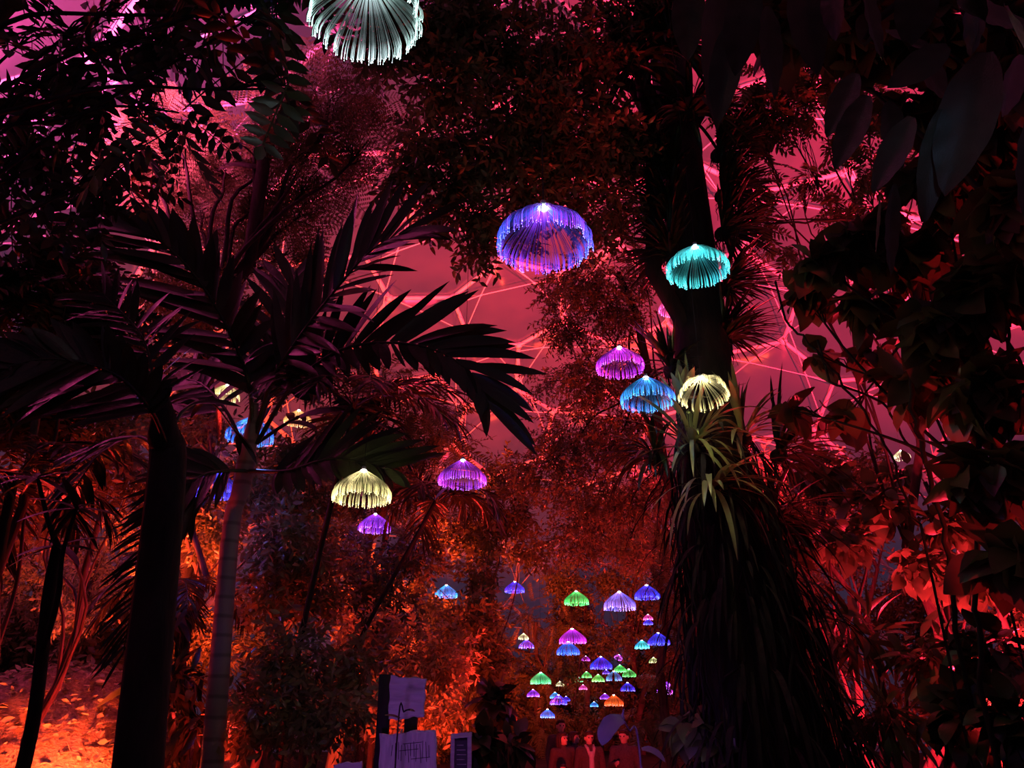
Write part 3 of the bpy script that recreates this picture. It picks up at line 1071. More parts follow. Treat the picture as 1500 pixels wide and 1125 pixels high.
# leaning dracaena stems at the left edge
b = P(40, 1100, 4.6)
t = thing('dracaena', (b[0], b[1], gz(b[1])), 'leaning thin dark stem with strap leaf heads at the lower left', 'plant')
stem_tube([(b[0] - 0.03, b[1], gz(b[1]) - 0.03), (b[0] - 0.02, b[1], 0.9), P(48, 1060, 4.6), P(70, 880, 4.6), P(84, 800, 4.6)], [0.05, 0.045, 0.04, 0.036, 0.03]).build('stem', M['bark_dark'], t)
stem_tube(PX((60, 960, 4.6), (84, 880, 4.5), (92, 810, 4.45), (112, 745, 4.4)), [0.02, 0.016, 0.012, 0.01]).build('stem', M['bark_dark'], t)
stem_tube(PX((84, 800, 4.6), (70, 760, 4.6), (55, 700, 4.7)), [0.02, 0.015, 0.01]).build('stem', M['bark_dark'], t)
for hx, hy, hd in ((84, 800, 4.6), (112, 745, 4.4), (55, 700, 4.7)):
    c = P(hx, hy, hd)
    for i in range(9):
        a = 2 * PI * i / 9 + RG.uniform(-0.3, 0.3)
        mb = MB()
        blade(mb, c, (math.cos(a), math.sin(a) * 0.6, RG.uniform(-0.35, 0.5)), (0.1, -0.4, 1), RG.uniform(0.22, 0.34), 0.05, 0.5, 6)
        mb.build('leaf', M['palm'], t)

# ---------------------------------------------------------------- the root covered trunk and what grows on it
tx, ty = 2.22, 8.05
rngT = np.random.default_rng(101)
t = thing('rainforest_tree', (tx, ty, gz(ty)), 'tall black trunk right of centre wrapped in hanging roots at its foot', 'tree')
def lean(z):
    return 0.38 * max(0.0, 1 - z / 4.6) ** 1.2


core = [(tx + lean(0), ty, gz(ty) - 0.05), (tx + lean(1.2), ty, 1.2), (tx + lean(2.6), ty, 2.6), (tx, ty, 4.4), (tx + 0.02, ty, 6.2), (tx, ty, 8.5), (tx + 0.05, ty + 0.2, 11.5), (tx + 0.2, ty + 0.5, 14.0)]
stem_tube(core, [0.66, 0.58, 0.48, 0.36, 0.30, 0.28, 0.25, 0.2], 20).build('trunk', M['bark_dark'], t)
mb = MB()
for i in range(330):
    a = rngT.uniform(0, 2 * PI)
    z0 = rngT.uniform(0.9, 4.3)
    ln = rngT.uniform(0.4, 2.2)
    rad = 0.34 + 0.11 * (4.4 - z0) + rngT.uniform(0, 0.22) ** 1.2
    pts = []
    wob, ph = rngT.uniform(0.01, 0.07), rngT.uniform(0, 6)
    for q in np.linspace(0, 1, 10):
        z = max(z0 - ln * q, 0.0)
        r = rad + 0.08 * ln * q + rngT.normal(0, 0.012)
        aa = a + wob * 3 * math.sin(q * 5 + ph) + rngT.normal(0, 0.02)
        pts.append((tx + lean(z) + r * math.cos(aa), ty + r * math.sin(aa), z))
    mb.tube(pts, np.linspace(rngT.uniform(0.005, 0.02), 0.003, 10), 4, False)
mb.build('aerial_roots', M['root'], t)
mb = MB()
for i in range(520):
    a = rngT.uniform(0, 2 * PI)
    z0 = rngT.uniform(0.4, 4.6)
    r = 0.36 + 0.11 * (4.4 - z0) + rngT.uniform(0.0, 0.2)
    d = (math.cos(a) * 0.8, math.sin(a) * 0.8, rngT.uniform(-1.2, 0.3))
    blade(mb, (tx + lean(z0) + r * math.cos(a), ty + r * math.sin(a), z0), d, (math.cos(a), math.sin(a), 0.6), rngT.uniform(0.25, 0.9), rngT.uniform(0.02, 0.06), rngT.uniform(1.2, 2.6), 7)
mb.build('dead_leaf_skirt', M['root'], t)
for px, py, d in ((905, 60, 9.0), (1120, 20, 9.4), (960, -60, 9.6), (820, 20, 9.2)):
    MB().tube(curve_pts((tx, ty + 0.05, 8.4), P(px, py, d), rngT, 8, 0.05, 0.03), np.linspace(0.13, 0.04, 8), 8).build('branch', M['bark_dark'], t)


def epiphyte(name, label, c, face, n, L, w, mat, seed, up=0.6, droop=1.4, spread=1.0, wavy=0.0, cat='epiphyte', group=None, parts=False, erect=0.3):
    rng = np.random.default_rng(seed)
    c = np.array(c, float)
    t = thing(name, c, label, cat, group)
    fa = math.atan2(face[1], face[0])
    whole = MB()
    for i in range(n):
        a = fa + rng.uniform(-1.7, 1.7) * spread
        e = rng.uniform(-0.2, 1.3) * up
        if rng.random() < erect:
            e = rng.uniform(0.9, 1.9) * up + 0.25
        d = (math.cos(a) * math.cos(e), math.sin(a) * math.cos(e), math.sin(e))
        p = c + np.array([math.cos(a), math.sin(a), 0]) * rng.uniform(0.0, 0.06) + np.array([0, 0, rng.uniform(-0.08, 0.08)])
        l = L * rng.uniform(0.6, 1.15)
        tip = p + np.array(d) * l * 0.7
        if not open_view(np.array([tip]), rng, 0.12)[0]:
            continue
        mb = MB() if parts else whole
        blade(mb, p, d, (0.2 * math.cos(a), 0.2 * math.sin(a), 1), l, w * rng.uniform(0.7, 1.25), droop * rng.uniform(0.4, 1.3), 9, 0.25, wavy)
        if parts:
            mb.build('leaf', M[mat], t)
    if not parts:
        whole.build('leaf_rosette', M[mat], t)
    mb = MB()
    mb.ball(c + np.array([0, 0, -0.03]), (0.10, 0.10, 0.09), 12, 8)
    for k in range(14):
        a = rng.uniform(0, 2 * PI)
        q = c + np.array([0.07 * math.cos(a), 0.07 * math.sin(a), -0.05])
        mb.tube(curve_pts(q, q + np.array([rng.normal(0, 0.05), rng.normal(0, 0.05), -rng.uniform(0.15, 0.35)]), rng, 5, 0, 0.06), np.linspace(0.008, 0.003, 5), 4, False)
    mb.build('root_ball', M['root'], t)
    return t


epiphyte('bromeliad', 'strappy green epiphyte lit by the warm white lamp on the trunk', P(1016, 655, 8.0), (-0.1, -1), 60, 0.9, 0.055, 'strap', 11, 0.75, 1.5, 1.0, 0, 'epiphyte', None, True, 0.5)
epiphyte('bromeliad', 'second strappy epiphyte right of the warm white lamp with upright spear leaves', P(1088, 640, 8.2), (0.3, -1), 34, 0.8, 0.05, 'strap', 12, 0.9, 1.2, 0.9, 0, 'epiphyte', None, True, 0.6)
epiphyte('staghorn_fern', 'wavy lobed fern growing just left of the warm white lamp', P(1000, 590, 8.1), (-0.5, -1), 12, 0.42, 0.09, 'strap', 13, 1.0, 0.5, 0.6, 0.10, 'fern', None, True, 0.7)
epiphyte('bromeliad', 'dark strappy epiphyte hanging off the left side of the trunk', P(960, 668, 8.4), (-1, -0.5), 44, 0.75, 0.045, 'palm', 14, 0.5, 1.8, 1.0)
epiphyte('bromeliad', 'spiky dark epiphyte on the right side of the trunk against the red glow', P(1140, 665, 8.5), (1, -0.3), 60, 0.95, 0.05, 'palm', 15, 0.7, 1.0, 0.9)
epiphyte('bromeliad', 'lower spiky dark epiphyte on the right side of the trunk', P(1130, 760, 8.3), (1, -0.4), 46, 0.85, 0.045, 'palm', 16, 0.5, 1.3, 0.9)
epiphyte('bromeliad', 'drooping epiphyte with long limp leaves over the hanging roots', P(1040, 715, 7.75), (0, -1), 34, 0.95, 0.05, 'strap', 17, 0.3, 2.2, 1.1)
for k, (px, py, d, fx, lab) in enumerate([
        (1052, 225, 9.3, 1, 'uppermost bristly fern on the right side of the black trunk'),
        (1058, 285, 9.2, 1, 'bristly fern on the trunk, second from the top on its right side'),
        (1058, 340, 9.1, 1, 'bristly fern on the trunk just above the teal lamp, right side'),
        (1060, 420, 9.0, 1, 'bristly fern on the trunk right of the teal lamp, against orange light'),
        (1062, 490, 8.9, 1, 'bristly fern below the teal lamp on the right side of the trunk'),
        (985, 250, 9.3, -1, 'uppermost bristly fern on the left side of the black trunk'),
        (982, 310, 9.2, -1, 'bristly fern on the left side of the trunk above the teal lamp'),
        (982, 370, 9.1, -1, 'bristly fern on the left side of the trunk beside the teal lamp'),
        (984, 540, 8.7, -1, 'bristly fern on the left side of the trunk above the sky blue lamp')]):
    epiphyte('bristle_fern', lab, P(px, py, d), (fx, -0.35), 120, 0.66, 0.034, 'palm', 200 + k, 0.5, 0.75, 0.9, 0.02, 'fern', 'ferns up the trunk')
for k, (px, py, d, fx, lab) in enumerate([
        (925, 95, 8.7, -0.2, 'dry leaved epiphyte high up at the left of the crown of the black trunk'),
        (985, 60, 8.6, 0.1, 'dark epiphyte at the top centre in the crown of the black trunk'),
        (1010, 165, 8.9, 0.0, 'dark epiphyte in the fork where the black trunk widens')]):
    epiphyte('bromeliad', lab, P(px, py, d), (fx, -1), 70, 0.8, 0.06, ('palm', 'palm', 'palm')[k], 230 + k, 0.6, 1.6, 1.6)

# ---------------------------------------------------------------- big-leaved tree hanging in at the top right
t = thing('large_leaved_tree', (3.4, 1.6, 0), 'near tree dangling very large oval leaves in the top right corner', 'tree')
rngB = np.random.default_rng(55)
stem_tube([(3.4, 1.6, -0.03), (3.3, 1.7, 2.0), (3.0, 2.0, 3.6), (2.5, 2.3, 4.6), P(1390, -60, 3.1)], [0.09, 0.08, 0.065, 0.05, 0.04]).build('trunk', M['bark_dark'], t)
hub = P(1390, -60, 3.1)
for q in (P(1090, -40, 3.4), P(1265, 60, 3.1), P(1440, 60, 2.8), P(1210, -60, 3.3)):
    MB().tube(curve_pts(hub, q, rngB, 7, 0.05, 0.02), np.linspace(0.03, 0.010, 7), 7).build('branch', M['bark_dark'], t)


def hang_leaf(bx, by, ex, ey, wpx, d, parent, curl=0.1, mat='big_leaf', tilt=0.35):
    a, b_ = P(bx, by, d), P(ex, ey, d + tilt * 0.3)
    L = float(np.linalg.norm(b_ - a))
    w = wpx * d / F
    dr = unit(b_ - a)
    nrm = unit(np.array([rngB.normal(0, 0.5), -1, rngB.normal(0.2, 0.3)]))
    mb = MB()
    n, m = 16, 8
    s = unit(np.cross(dr, nrm))
    up = np.cross(s, dr)
    v = []
    for i in range(n + 1):
        tt = i / n
        ww = w / 2 * (math.sin(PI * min(1, 0.03 + 0.97 * tt) ** 0.85) ** 0.75 if i < n else 0.01)
        c = a + dr * L * tt + up * curl * L * (tt - 0.5) ** 2
        for j in range(m + 1):
            q = j / m * 2 - 1
            rip = 0.05 * w * math.sin(tt * 26 - abs(q) * 4) * abs(q)
            v.append(c + s * ww * q + up * (0.20 * ww * abs(q) + rip * 0.5))
    f = [(i * (m + 1) + j, i * (m + 1) + j + 1, (i + 1) * (m + 1) + j + 1, (i + 1) * (m + 1) + j) for i in range(n) for j in range(m)]
    mb.add(v, f)
    o = mb.build('leaf', M[mat], parent)
    ml = MB()
    ml.tube([a - dr * 0.09 + np.array([0, 0, 0.03]), a] + [a + dr * L * q + up * (curl * L * (q - 0.5) ** 2 + 0.004) for q in (0.25, 0.5, 0.75, 0.95)], [0.006, 0.006, 0.005, 0.004, 0.003, 0.002], 6)
    ml.build('midrib', M[mat], o)
    return o


spot('leaf_fill', (0.6, -0.6, 2.0), P(1402, 210, 2.6), 42, (0.35, 0.5, 1.0), 7.5)  # blue fill added behind the camera to lift one hanging leaf
for L in [(1256, 108, 1212, 202, 48, 3.0), (1272, 140, 1224, 250, 50, 2.95), (1446, 78, 1386, 288, 88, 2.6), (1378, 160, 1352, 328, 46, 2.7),
          (1338, 172, 1280, 284, 52, 2.85), (1306, 270, 1302, 404, 40, 2.8), (1440, -20, 1424, 84, 52, 2.7), (1494, 80, 1466, 172, 52, 2.6),
          (1096, -30, 1076, 112, 56, 3.3), (1120, 10, 1132, 146, 56, 3.25), (1052, -40, 1046, 192, 66, 3.6), (1168, -40, 1196, 112, 60, 3.3),
          (1075, 30, 1052, 184, 50, 3.5), (1296, 50, 1388, 84, 44, 3.0), (1220, -30, 1226, 60, 50, 3.1), (1350, -40, 1330, 70, 60, 2.9),
          (1400, 10, 1508, 40, 56, 2.7), (1262, -20, 1290, 90, 54, 3.0), (1390, 70, 1300, 130, 50, 2.95), (1512, 150, 1496, 320, 70, 2.4),
          (1330, 60, 1390, 150, 56, 3.05), (1468, 10, 1520, 110, 60, 2.5), (1296, 150, 1318, 250, 50, 3.1), (1010, -30, 1008, 90, 50, 3.7)]:
    hang_leaf(*L, t)
o = hang_leaf(1288, 286, 1282, 372, 16, 2.9, t, 0.02, 'strap')

# ---------------------------------------------------------------- trees
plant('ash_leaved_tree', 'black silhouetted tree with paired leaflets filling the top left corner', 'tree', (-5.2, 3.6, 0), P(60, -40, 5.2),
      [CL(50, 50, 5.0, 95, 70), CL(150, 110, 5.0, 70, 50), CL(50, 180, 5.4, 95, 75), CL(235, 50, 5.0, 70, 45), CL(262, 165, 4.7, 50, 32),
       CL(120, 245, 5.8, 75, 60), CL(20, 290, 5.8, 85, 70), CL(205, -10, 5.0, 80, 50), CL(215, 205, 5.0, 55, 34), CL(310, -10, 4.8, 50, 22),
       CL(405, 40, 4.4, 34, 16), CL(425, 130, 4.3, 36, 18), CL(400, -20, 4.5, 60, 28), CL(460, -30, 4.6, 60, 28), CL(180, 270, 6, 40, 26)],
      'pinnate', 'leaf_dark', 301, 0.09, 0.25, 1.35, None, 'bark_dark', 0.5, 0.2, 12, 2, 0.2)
plant('bay_tree', 'dark tree crown of pointed leaves behind the large blue lamp, top centre', 'tree', (2.9, 10.2, 0), P(930, 60, 9.0),
      [CL(600, 40, 7.6, 65, 120), CL(655, 120, 7.8, 75, 150), CL(625, 205, 8.0, 55, 85), CL(590, 255, 8.2, 42, 45), CL(655, 265, 8.2, 50, 75),
       CL(720, 50, 8.2, 90, 230), CL(775, 150, 8.4, 95, 270), CL(715, 215, 8.4, 80, 190), CL(840, 70, 8.6, 95, 260), CL(850, 200, 8.8, 95, 270),
       CL(700, 310, 8.4, 50, 85), CL(640, 305, 8.3, 34, 34), CL(780, 260, 8.8, 80, 190), CL(880, 300, 9.3, 80, 190), CL(920, 210, 9.2, 70, 150),
       CL(705, 365, 8.4, 28, 26), CL(560, 70, 7.8, 45, 55), CL(930, 20, 8.8, 80, 170), CL(560, 5, 7.6, 50, 60), CL(760, 330, 9.0, 50, 80), CL(650, 20, 8.0, 90, 190)],
      'sprig', 'leaf', 302, 0.14, 1.0, 0.9, None, 'bark_dark', 0.45, 0.15, 12, 7, 0.22)
plant('feathery_tree', 'red lit tree with fine feathery leaves and a dark upright trunk, upper left', 'tree', (-5.2, 12.4, 0), P(392, 150, 13.2),
      [CL(250, 190, 13.5, 60, 80), CL(325, 225, 13.5, 65, 90), CL(415, 185, 13, 60, 75), CL(480, 150, 13, 60, 75), CL(540, 205, 13.2, 48, 45),
       CL(370, 275, 13.8, 75, 110), CL(470, 255, 13.8, 60, 80), CL(225, 265, 13.8, 60, 80), CL(300, 305, 14, 60, 80), CL(400, 110, 13, 40, 20),
       CL(440, 315, 14, 55, 60), CL(525, 135, 13.4, 45, 36), CL(180, 220, 14, 60, 70), CL(420, 370, 13.5, 60, 60)],
      'feather', 'leaf_fine', 303, 0.17, 0.55, 1.0, None, 'bark_dark', 0.3, 0.1, 12, 5, 0.3)
plant('tree_fern', 'fern leaved tree right of the palm fronds, before the dome gap', 'tree', (-3.6, 16.5, 0), P(560, 700, 16.5),
      [CL(600, 595, 16, 55, 34), CL(555, 555, 16, 60, 40), CL(640, 640, 16.5, 50, 30), CL(480, 610, 16, 75, 55), CL(560, 670, 16, 75, 55),
       CL(660, 610, 17, 36, 15), CL(625, 700, 17, 60, 42), CL(500, 700, 15, 70, 60)],
      'fern', 'leaf', 304, 0.13, 1.1, 0.95, None, 'bark', 0.35, 0.05)
plant('fig_tree', 'tall red lit column of small leaves left of the black trunk', 'tree', (4.3, 15.4, 0), P(905, 400, 15.5),
      [CL(850, 410, 15, 60, 150), CL(905, 450, 15, 55, 120), CL(830, 475, 16, 50, 100), CL(870, 550, 15, 70, 190), CL(835, 640, 16, 70, 200),
       CL(905, 640, 15, 62, 170), CL(860, 720, 15, 75, 220), CL(925, 735, 15, 55, 130), CL(850, 785, 15.5, 60, 150), CL(920, 800, 15.5, 40, 70),
       CL(795, 560, 17, 36, 26), CL(810, 425, 16, 38, 40), CL(940, 400, 15.5, 50, 90), CL(930, 560, 15.5, 50, 90), CL(790, 690, 16, 55, 110)],
      'sprig_small', 'leaf', 305, 0.12, 1.5, 1.15, None, 'bark_dark', 0.4, 0.1, 8, 5, 0.25)
plant('senna_tree', 'red backlit tree with paired leaflets against the pink dome right of the trunk', 'tree', (5.2, 10.6, 0), P(1330, 330, 10.2),
      [CL(1110, 185, 10, 40, 34), CL(1165, 165, 10, 45, 36), CL(1100, 270, 10, 36, 26), CL(1180, 262, 10, 32, 16), CL(1235, 300, 10, 42, 26),
       CL(1115, 330, 10, 30, 18), CL(1235, 195, 10, 38, 26), CL(1275, 150, 10, 48, 34), CL(1270, 250, 10, 40, 26), CL(1085, 160, 10, 45, 40),
       CL(1130, 120, 10, 60, 60), CL(1210, 110, 10, 60, 60), CL(1150, 365, 10.5, 26, 12), CL(1290, 320, 10, 40, 30), CL(1330, 240, 10, 60, 50)],
      'pinnate_far', 'leaf', 306, 0.07, 1.0, 0.85, None, 'bark', 0.55, 0.15, 8, 4, 0.3)
plant('broad_leaved_climber', 'broad leaved dark red climber filling the right side below the hanging leaves', 'climber', (5.0, 6.6, 0), P(1400, 420, 7.0),
      [CL(1205, 385, 7.0, 52, 34), CL(1262, 345, 7.0, 60, 46), CL(1335, 380, 7, 75, 75), CL(1275, 445, 7.2, 60, 46), CL(1180, 430, 7.6, 42, 18),
       CL(1380, 480, 6.5, 85, 90), CL(1450, 420, 6.2, 90, 100), CL(1350, 560, 7.0, 75, 60), CL(1450, 570, 6.2, 90, 100), CL(1200, 520, 8.0, 34, 10),
       CL(1240, 610, 8, 46, 16), CL(1450, 700, 6.0, 85, 95), CL(1490, 300, 5.4, 85, 80), CL(1400, 260, 6.5, 80, 70), CL(1160, 600, 8, 30, 8), CL(1280, 520, 8, 40, 18), CL(1500, 820, 5.5, 90, 90)],
      'heart', 'leaf_veil', 307, 0.06, 1.0, 0.95, None, 'bark_dark', 0.55, 0.15)
plant('broad_leaved_tree', 'dim red broad leaved tree behind the large hanging leaves, top right', 'tree', (6.2, 5.6, 0), P(1420, 60, 6.4),
      [CL(1180, 40, 6.6, 75, 50), CL(1270, 60, 6.4, 80, 60), CL(1350, 40, 6.2, 90, 75), CL(1440, 60, 6.0, 90, 80), CL(1340, 150, 6.6, 70, 50), CL(1440, 190, 6.2, 90, 75),
       CL(1490, 120, 5.8, 90, 75), CL(1400, 270, 6.6, 60, 40), CL(1270, 10, 6.2, 90, 60), CL(1130, 30, 6.8, 60, 36), CL(1500, 10, 6, 90, 70), CL(1330, 250, 6.8, 40, 20)],
      'broad', 'leaf_veil', 308, 0.09, 1.2, 1.15, None, 'bark_dark', 0.55, 0.15)

# shrubs and small trees in rows, nearest first: label, ground x, ground distance, clumps, leaf, material, density
SHRUBS = [
    ('red lit thicket behind the crown of the ringed palm', 'shrub', [CL(300, 610, 11, 60, 120), CL(250, 690, 11, 60, 120), CL(370, 700, 11, 65, 130), CL(440, 650, 11.5, 60, 120), CL(310, 770, 11, 60, 120), CL(450, 730, 11.5, 60, 110), CL(220, 600, 11, 50, 80)], 'sprig', 'leaf', 1),
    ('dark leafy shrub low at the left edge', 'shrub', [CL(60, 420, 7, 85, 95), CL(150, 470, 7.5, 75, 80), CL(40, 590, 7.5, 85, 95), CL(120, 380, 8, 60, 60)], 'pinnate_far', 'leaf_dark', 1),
    ('red glinting shrub behind the broad palm frond', 'shrub', [CL(150, 630, 8, 75, 110), CL(90, 700, 8.5, 75, 100), CL(200, 700, 8.5, 60, 70), CL(40, 760, 9, 60, 60)], 'sprig', 'leaf', 1),
    ('fine leaved tree glowing red behind the ringed palm', 'tree', [CL(300, 440, 11, 75, 200), CL(240, 420, 11, 55, 110), CL(400, 470, 11.5, 70, 170), CL(320, 540, 11.5, 75, 190), CL(430, 560, 12, 60, 120), CL(220, 520, 11, 60, 120), CL(480, 500, 12, 50, 80)], 'sprig_small', 'leaf_fine', 1),
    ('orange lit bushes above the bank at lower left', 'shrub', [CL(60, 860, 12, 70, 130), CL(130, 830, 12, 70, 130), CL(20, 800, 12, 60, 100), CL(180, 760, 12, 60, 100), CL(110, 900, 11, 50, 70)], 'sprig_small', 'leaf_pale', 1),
    ('leafy shrub right of the ringed palm stem', 'shrub', [CL(420, 790, 9.5, 70, 110), CL(400, 860, 9.5, 70, 110), CL(470, 860, 10, 60, 90), CL(380, 720, 10, 50, 60)], 'sprig', 'leaf', 1),
    ('dark low shrub behind the small lower left sign', 'shrub', [CL(430, 960, 8.5, 75, 100), CL(380, 1040, 8, 75, 100), CL(480, 1040, 8, 70, 90), CL(520, 970, 9, 55, 60)], 'sprig', 'leaf', 1.0),
    ('orange red shrub under the violet lamp', 'shrub', [CL(540, 830, 13.5, 75, 170), CL(610, 800, 14, 60, 120), CL(480, 790, 13, 55, 100), CL(560, 900, 13, 70, 150)], 'sprig', 'leaf', 1),
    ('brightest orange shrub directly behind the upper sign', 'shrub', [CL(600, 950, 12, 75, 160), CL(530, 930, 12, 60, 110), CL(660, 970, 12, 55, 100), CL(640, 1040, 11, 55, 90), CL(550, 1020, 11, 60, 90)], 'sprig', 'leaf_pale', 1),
    ('red shrub below the sky blue lamp over the signs', 'shrub', [CL(680, 910, 17, 65, 170), CL(640, 860, 18, 50, 110), CL(710, 960, 17, 50, 110), CL(700, 840, 18.5, 45, 80)], 'sprig_far', 'leaf', 1),
    ('slender tree with an orange stem below the purple lamp', 'tree', [CL(740, 740, 20, 55, 130), CL(700, 780, 20, 50, 110), CL(780, 800, 21, 40, 70), CL(740, 690, 21, 40, 60), CL(660, 770, 20, 50, 100)], 'sprig_far', 'leaf_fine', 1),
    ('dark shrub right of the signs', 'shrub', [CL(720, 1030, 11, 50, 80), CL(745, 1090, 10, 45, 60), CL(700, 1090, 9.5, 50, 70)], 'broad', 'leaf_dark', 1),
    ('red leaved shrub glowing right of the trunk', 'shrub', [CL(1200, 690, 10, 60, 75), CL(1290, 740, 10, 70, 100), CL(1240, 790, 9.5, 60, 80), CL(1170, 800, 9.5, 45, 40)], 'broad', 'leaf', 1),
    ('red leaved shrub at right under the cream lamp', 'shrub', [CL(1390, 770, 10, 70, 95), CL(1350, 830, 9.5, 60, 75), CL(1430, 850, 9, 60, 70), CL(1320, 690, 11, 45, 45)], 'broad', 'leaf', 1),
    ('fine leaved red bush far behind the hanging roots on the right', 'shrub', [CL(1190, 725, 14, 65, 140), CL(1255, 700, 14, 65, 140), CL(1160, 790, 14, 60, 120), CL(1230, 800, 14, 65, 140), CL(1300, 690, 14, 55, 100)], 'sprig', 'leaf', 1),
    ('dark shrub with a few red leaves at the lower right', 'shrub', [CL(1260, 930, 8, 75, 80), CL(1350, 960, 7.6, 75, 80), CL(1300, 1050, 7.2, 80, 80)], 'lance', 'leaf', 0.8),
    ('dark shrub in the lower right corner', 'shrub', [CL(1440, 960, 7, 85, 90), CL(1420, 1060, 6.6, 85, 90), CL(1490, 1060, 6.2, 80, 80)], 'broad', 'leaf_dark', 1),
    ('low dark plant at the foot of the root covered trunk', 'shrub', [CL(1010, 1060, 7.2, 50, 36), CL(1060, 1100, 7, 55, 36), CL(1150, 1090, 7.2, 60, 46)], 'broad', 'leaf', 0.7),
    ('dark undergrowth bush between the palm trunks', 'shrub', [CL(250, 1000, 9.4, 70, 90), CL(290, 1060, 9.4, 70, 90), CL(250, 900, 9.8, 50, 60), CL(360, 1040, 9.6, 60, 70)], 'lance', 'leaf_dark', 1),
]
for k, (lab, cat, cl, leaf, mt, dn) in enumerate(SHRUBS):
    cs = np.mean([c[0] for c in cl], axis=0)
    topc = max(cl, key=lambda c: c[0][2])[0]
    plant('shrub' if cat == 'shrub' else 'small_tree', lab, cat, (cs[0], cs[1] + 0.1, 0), (cs[0] * 0.5 + topc[0] * 0.5, cs[1] + 0.1, max(topc[2] - 0.35, 0.4)),
          cl, leaf, mt, 400 + k, 0.05, dn * 1.15, 1.0 if cat == 'shrub' else 1.0, None, 'bark', 0.3, 0.1, 6)

# the far wall of planting that closes the view, each tree on its own
FAR = [(-13.5, 20, 7.0, 'left of the feathery tree'), (-10.5, 24, 8.0, 'behind the ringed palm crown'), (-8.0, 28, 8.2, 'behind the warm white lamp'),
       (-5.6, 31, 7.4, 'behind the violet lamp'), (-3.4, 34, 6.6, 'left of the dome gap above the signs'), (-1.2, 37, 6.6, 'in the dip below the dome gap'),
       (1.2, 39, 7.4, 'right of the dip, behind the green lamp'), (3.6, 40, 9.4, 'behind the distant lamp cluster'), (6.2, 40, 12.0, 'behind the lilac lamp'),
       (8.6, 38, 12.5, 'behind the top of the root covered trunk'), (5.0, 26, 11.5, 'beside the magenta lamp'), (7.4, 22, 10.0, 'behind the black trunk'),
       (12.0, 32, 11.0, 'behind the spiky epiphyte'), (15.5, 30, 8.0, 'behind the red foliage at right'), (13.0, 21, 6.0, 'behind the cream lamp'),
       (16.5, 22, 8.0, 'behind the climber at far right'), (-9.5, 15.5, 5.0, 'above the orange bank'), (-12.2, 16.5, 6.0, 'at the left edge above the orange bank')]
for k, (x, y, h, where) in enumerate(FAR):
    rng = np.random.default_rng(600 + k)
    g = gz(y)
    cl = []
    for j in range(9):
        a = rng.uniform(0, 2 * PI)
        r = rng.uniform(0.3, 1.6)
        z = g + h * (0.12 + 0.8 * (j + 0.5) / 9)
        rad = rng.uniform(0.9, 1.35) * (1.0 if h > 6 else 0.85)
        cl.append((np.array([x + r * math.cos(a), y + r * math.sin(a), z]), (rad, rad, rad * 0.75), 120))
    kind, mt = [('sprig_far', 'leaf'), ('sprig_far', 'leaf_fine'), ('fern', 'leaf'), ('sprig_far', 'leaf_pale')][k % 4 if k % 7 else 0]
    if kind == 'fern':
        cl = [(c, r_, 30) for c, r_, n in cl]
    plant('background_tree', 'distant red lit tree ' + where, 'tree', (x, y, 0), (x, y, g + h * 0.8), cl, kind, mt, 700 + k, 0.14, 1.1, 1.25, 'trees along the far side of the dome', 'bark', 0.35, 0.1, 6)

for k, (x, y, w, h, where) in enumerate([(-2.6, 40.5, 2.0, 2.6, 'left of the lowest blue lamp'), (0.2, 42.0, 2.2, 3.4, 'behind the lowest blue lamp'), (2.8, 43.5, 2.2, 4.2, 'behind the green and cyan lamps'),
                                         (5.4, 43.5, 2.2, 4.6, 'behind the orange lamp'), (8.0, 42.0, 2.2, 4.6, 'behind the sideways violet lamp')]):
    rng = np.random.default_rng(650 + k)
    cl = [(np.array([x + rng.uniform(-w, w) * 0.7, y + rng.uniform(-0.6, 0.6), gz(y) + h * (0.12 + 0.8 * (j + 0.5) / 8)]), (1.3, 1.2, 0.9), 130) for j in range(8)]
    plant('background_bush', 'dark distant bush at the end of the path ' + where, 'shrub', (x, y, 0), (x, y, h * 0.6), cl, 'sprig_far', 'leaf', 760 + k, 0.06, 1.1, 1.25, 'bushes at the end of the path', 'bark_dark', 0.35, 0.1, 4)

# ---------------------------------------------------------------- bank at the lower left
rng = np.random.default_rng(8)
mb = MB()
nx, ny = 46, 40
xs, ys = np.linspace(-9.3, -3.0, nx), np.linspace(8.6, 13.5, ny)
v = []
for y in ys:
    for x in xs:
        e = max(0.0, 1 - ((x + 6.1) / 2.9) ** 2) * max(0.0, 1 - ((y - 11.4) / 2.8) ** 2)
        v.append((x, y, gz(y) - 0.15 + 2.7 * e ** 0.8 + rng.normal(0, 0.035) * (e > 0)))
mb.add(v, [(j * nx + i, j * nx + i + 1, (j + 1) * nx + i + 1, (j + 1) * nx + i) for j in range(ny - 1) for i in range(nx - 1)])
o = mb.build('earth_bank', M['litter'])
lm = MB()
m_ = 2600
lx, ly = rng.uniform(-8.6, -3.6, m_), rng.uniform(8.9, 12.6, m_)
le = np.clip(1 - ((lx + 6.1) / 2.9) ** 2, 0, 1) * np.clip(1 - ((ly - 11.4) / 2.8) ** 2, 0, 1)
lz = np.array([gz(y) for y in ly]) - 0.13 + 2.7 * le ** 0.8
lm.inst(leaflet(0.11, 0.05), frames(unit(rng.normal(size=(m_, 3)) * [1, 1, 0.3]), unit(rng.normal(0, 0.5, (m_, 3)) + [0, -0.4, 1])), np.stack([lx, ly, lz + 0.03], axis=1), rng.uniform(0.6, 1.4, m_))
lo_ = lm.build('fallen_leaves', M['leaf_pale'])
tag(lo_, 'fallen leaves strewn over the orange lit bank at the lower left', 'leaves', kind='stuff')
tag(o, 'leaf strewn bank glowing orange red at the lower left', 'bank')

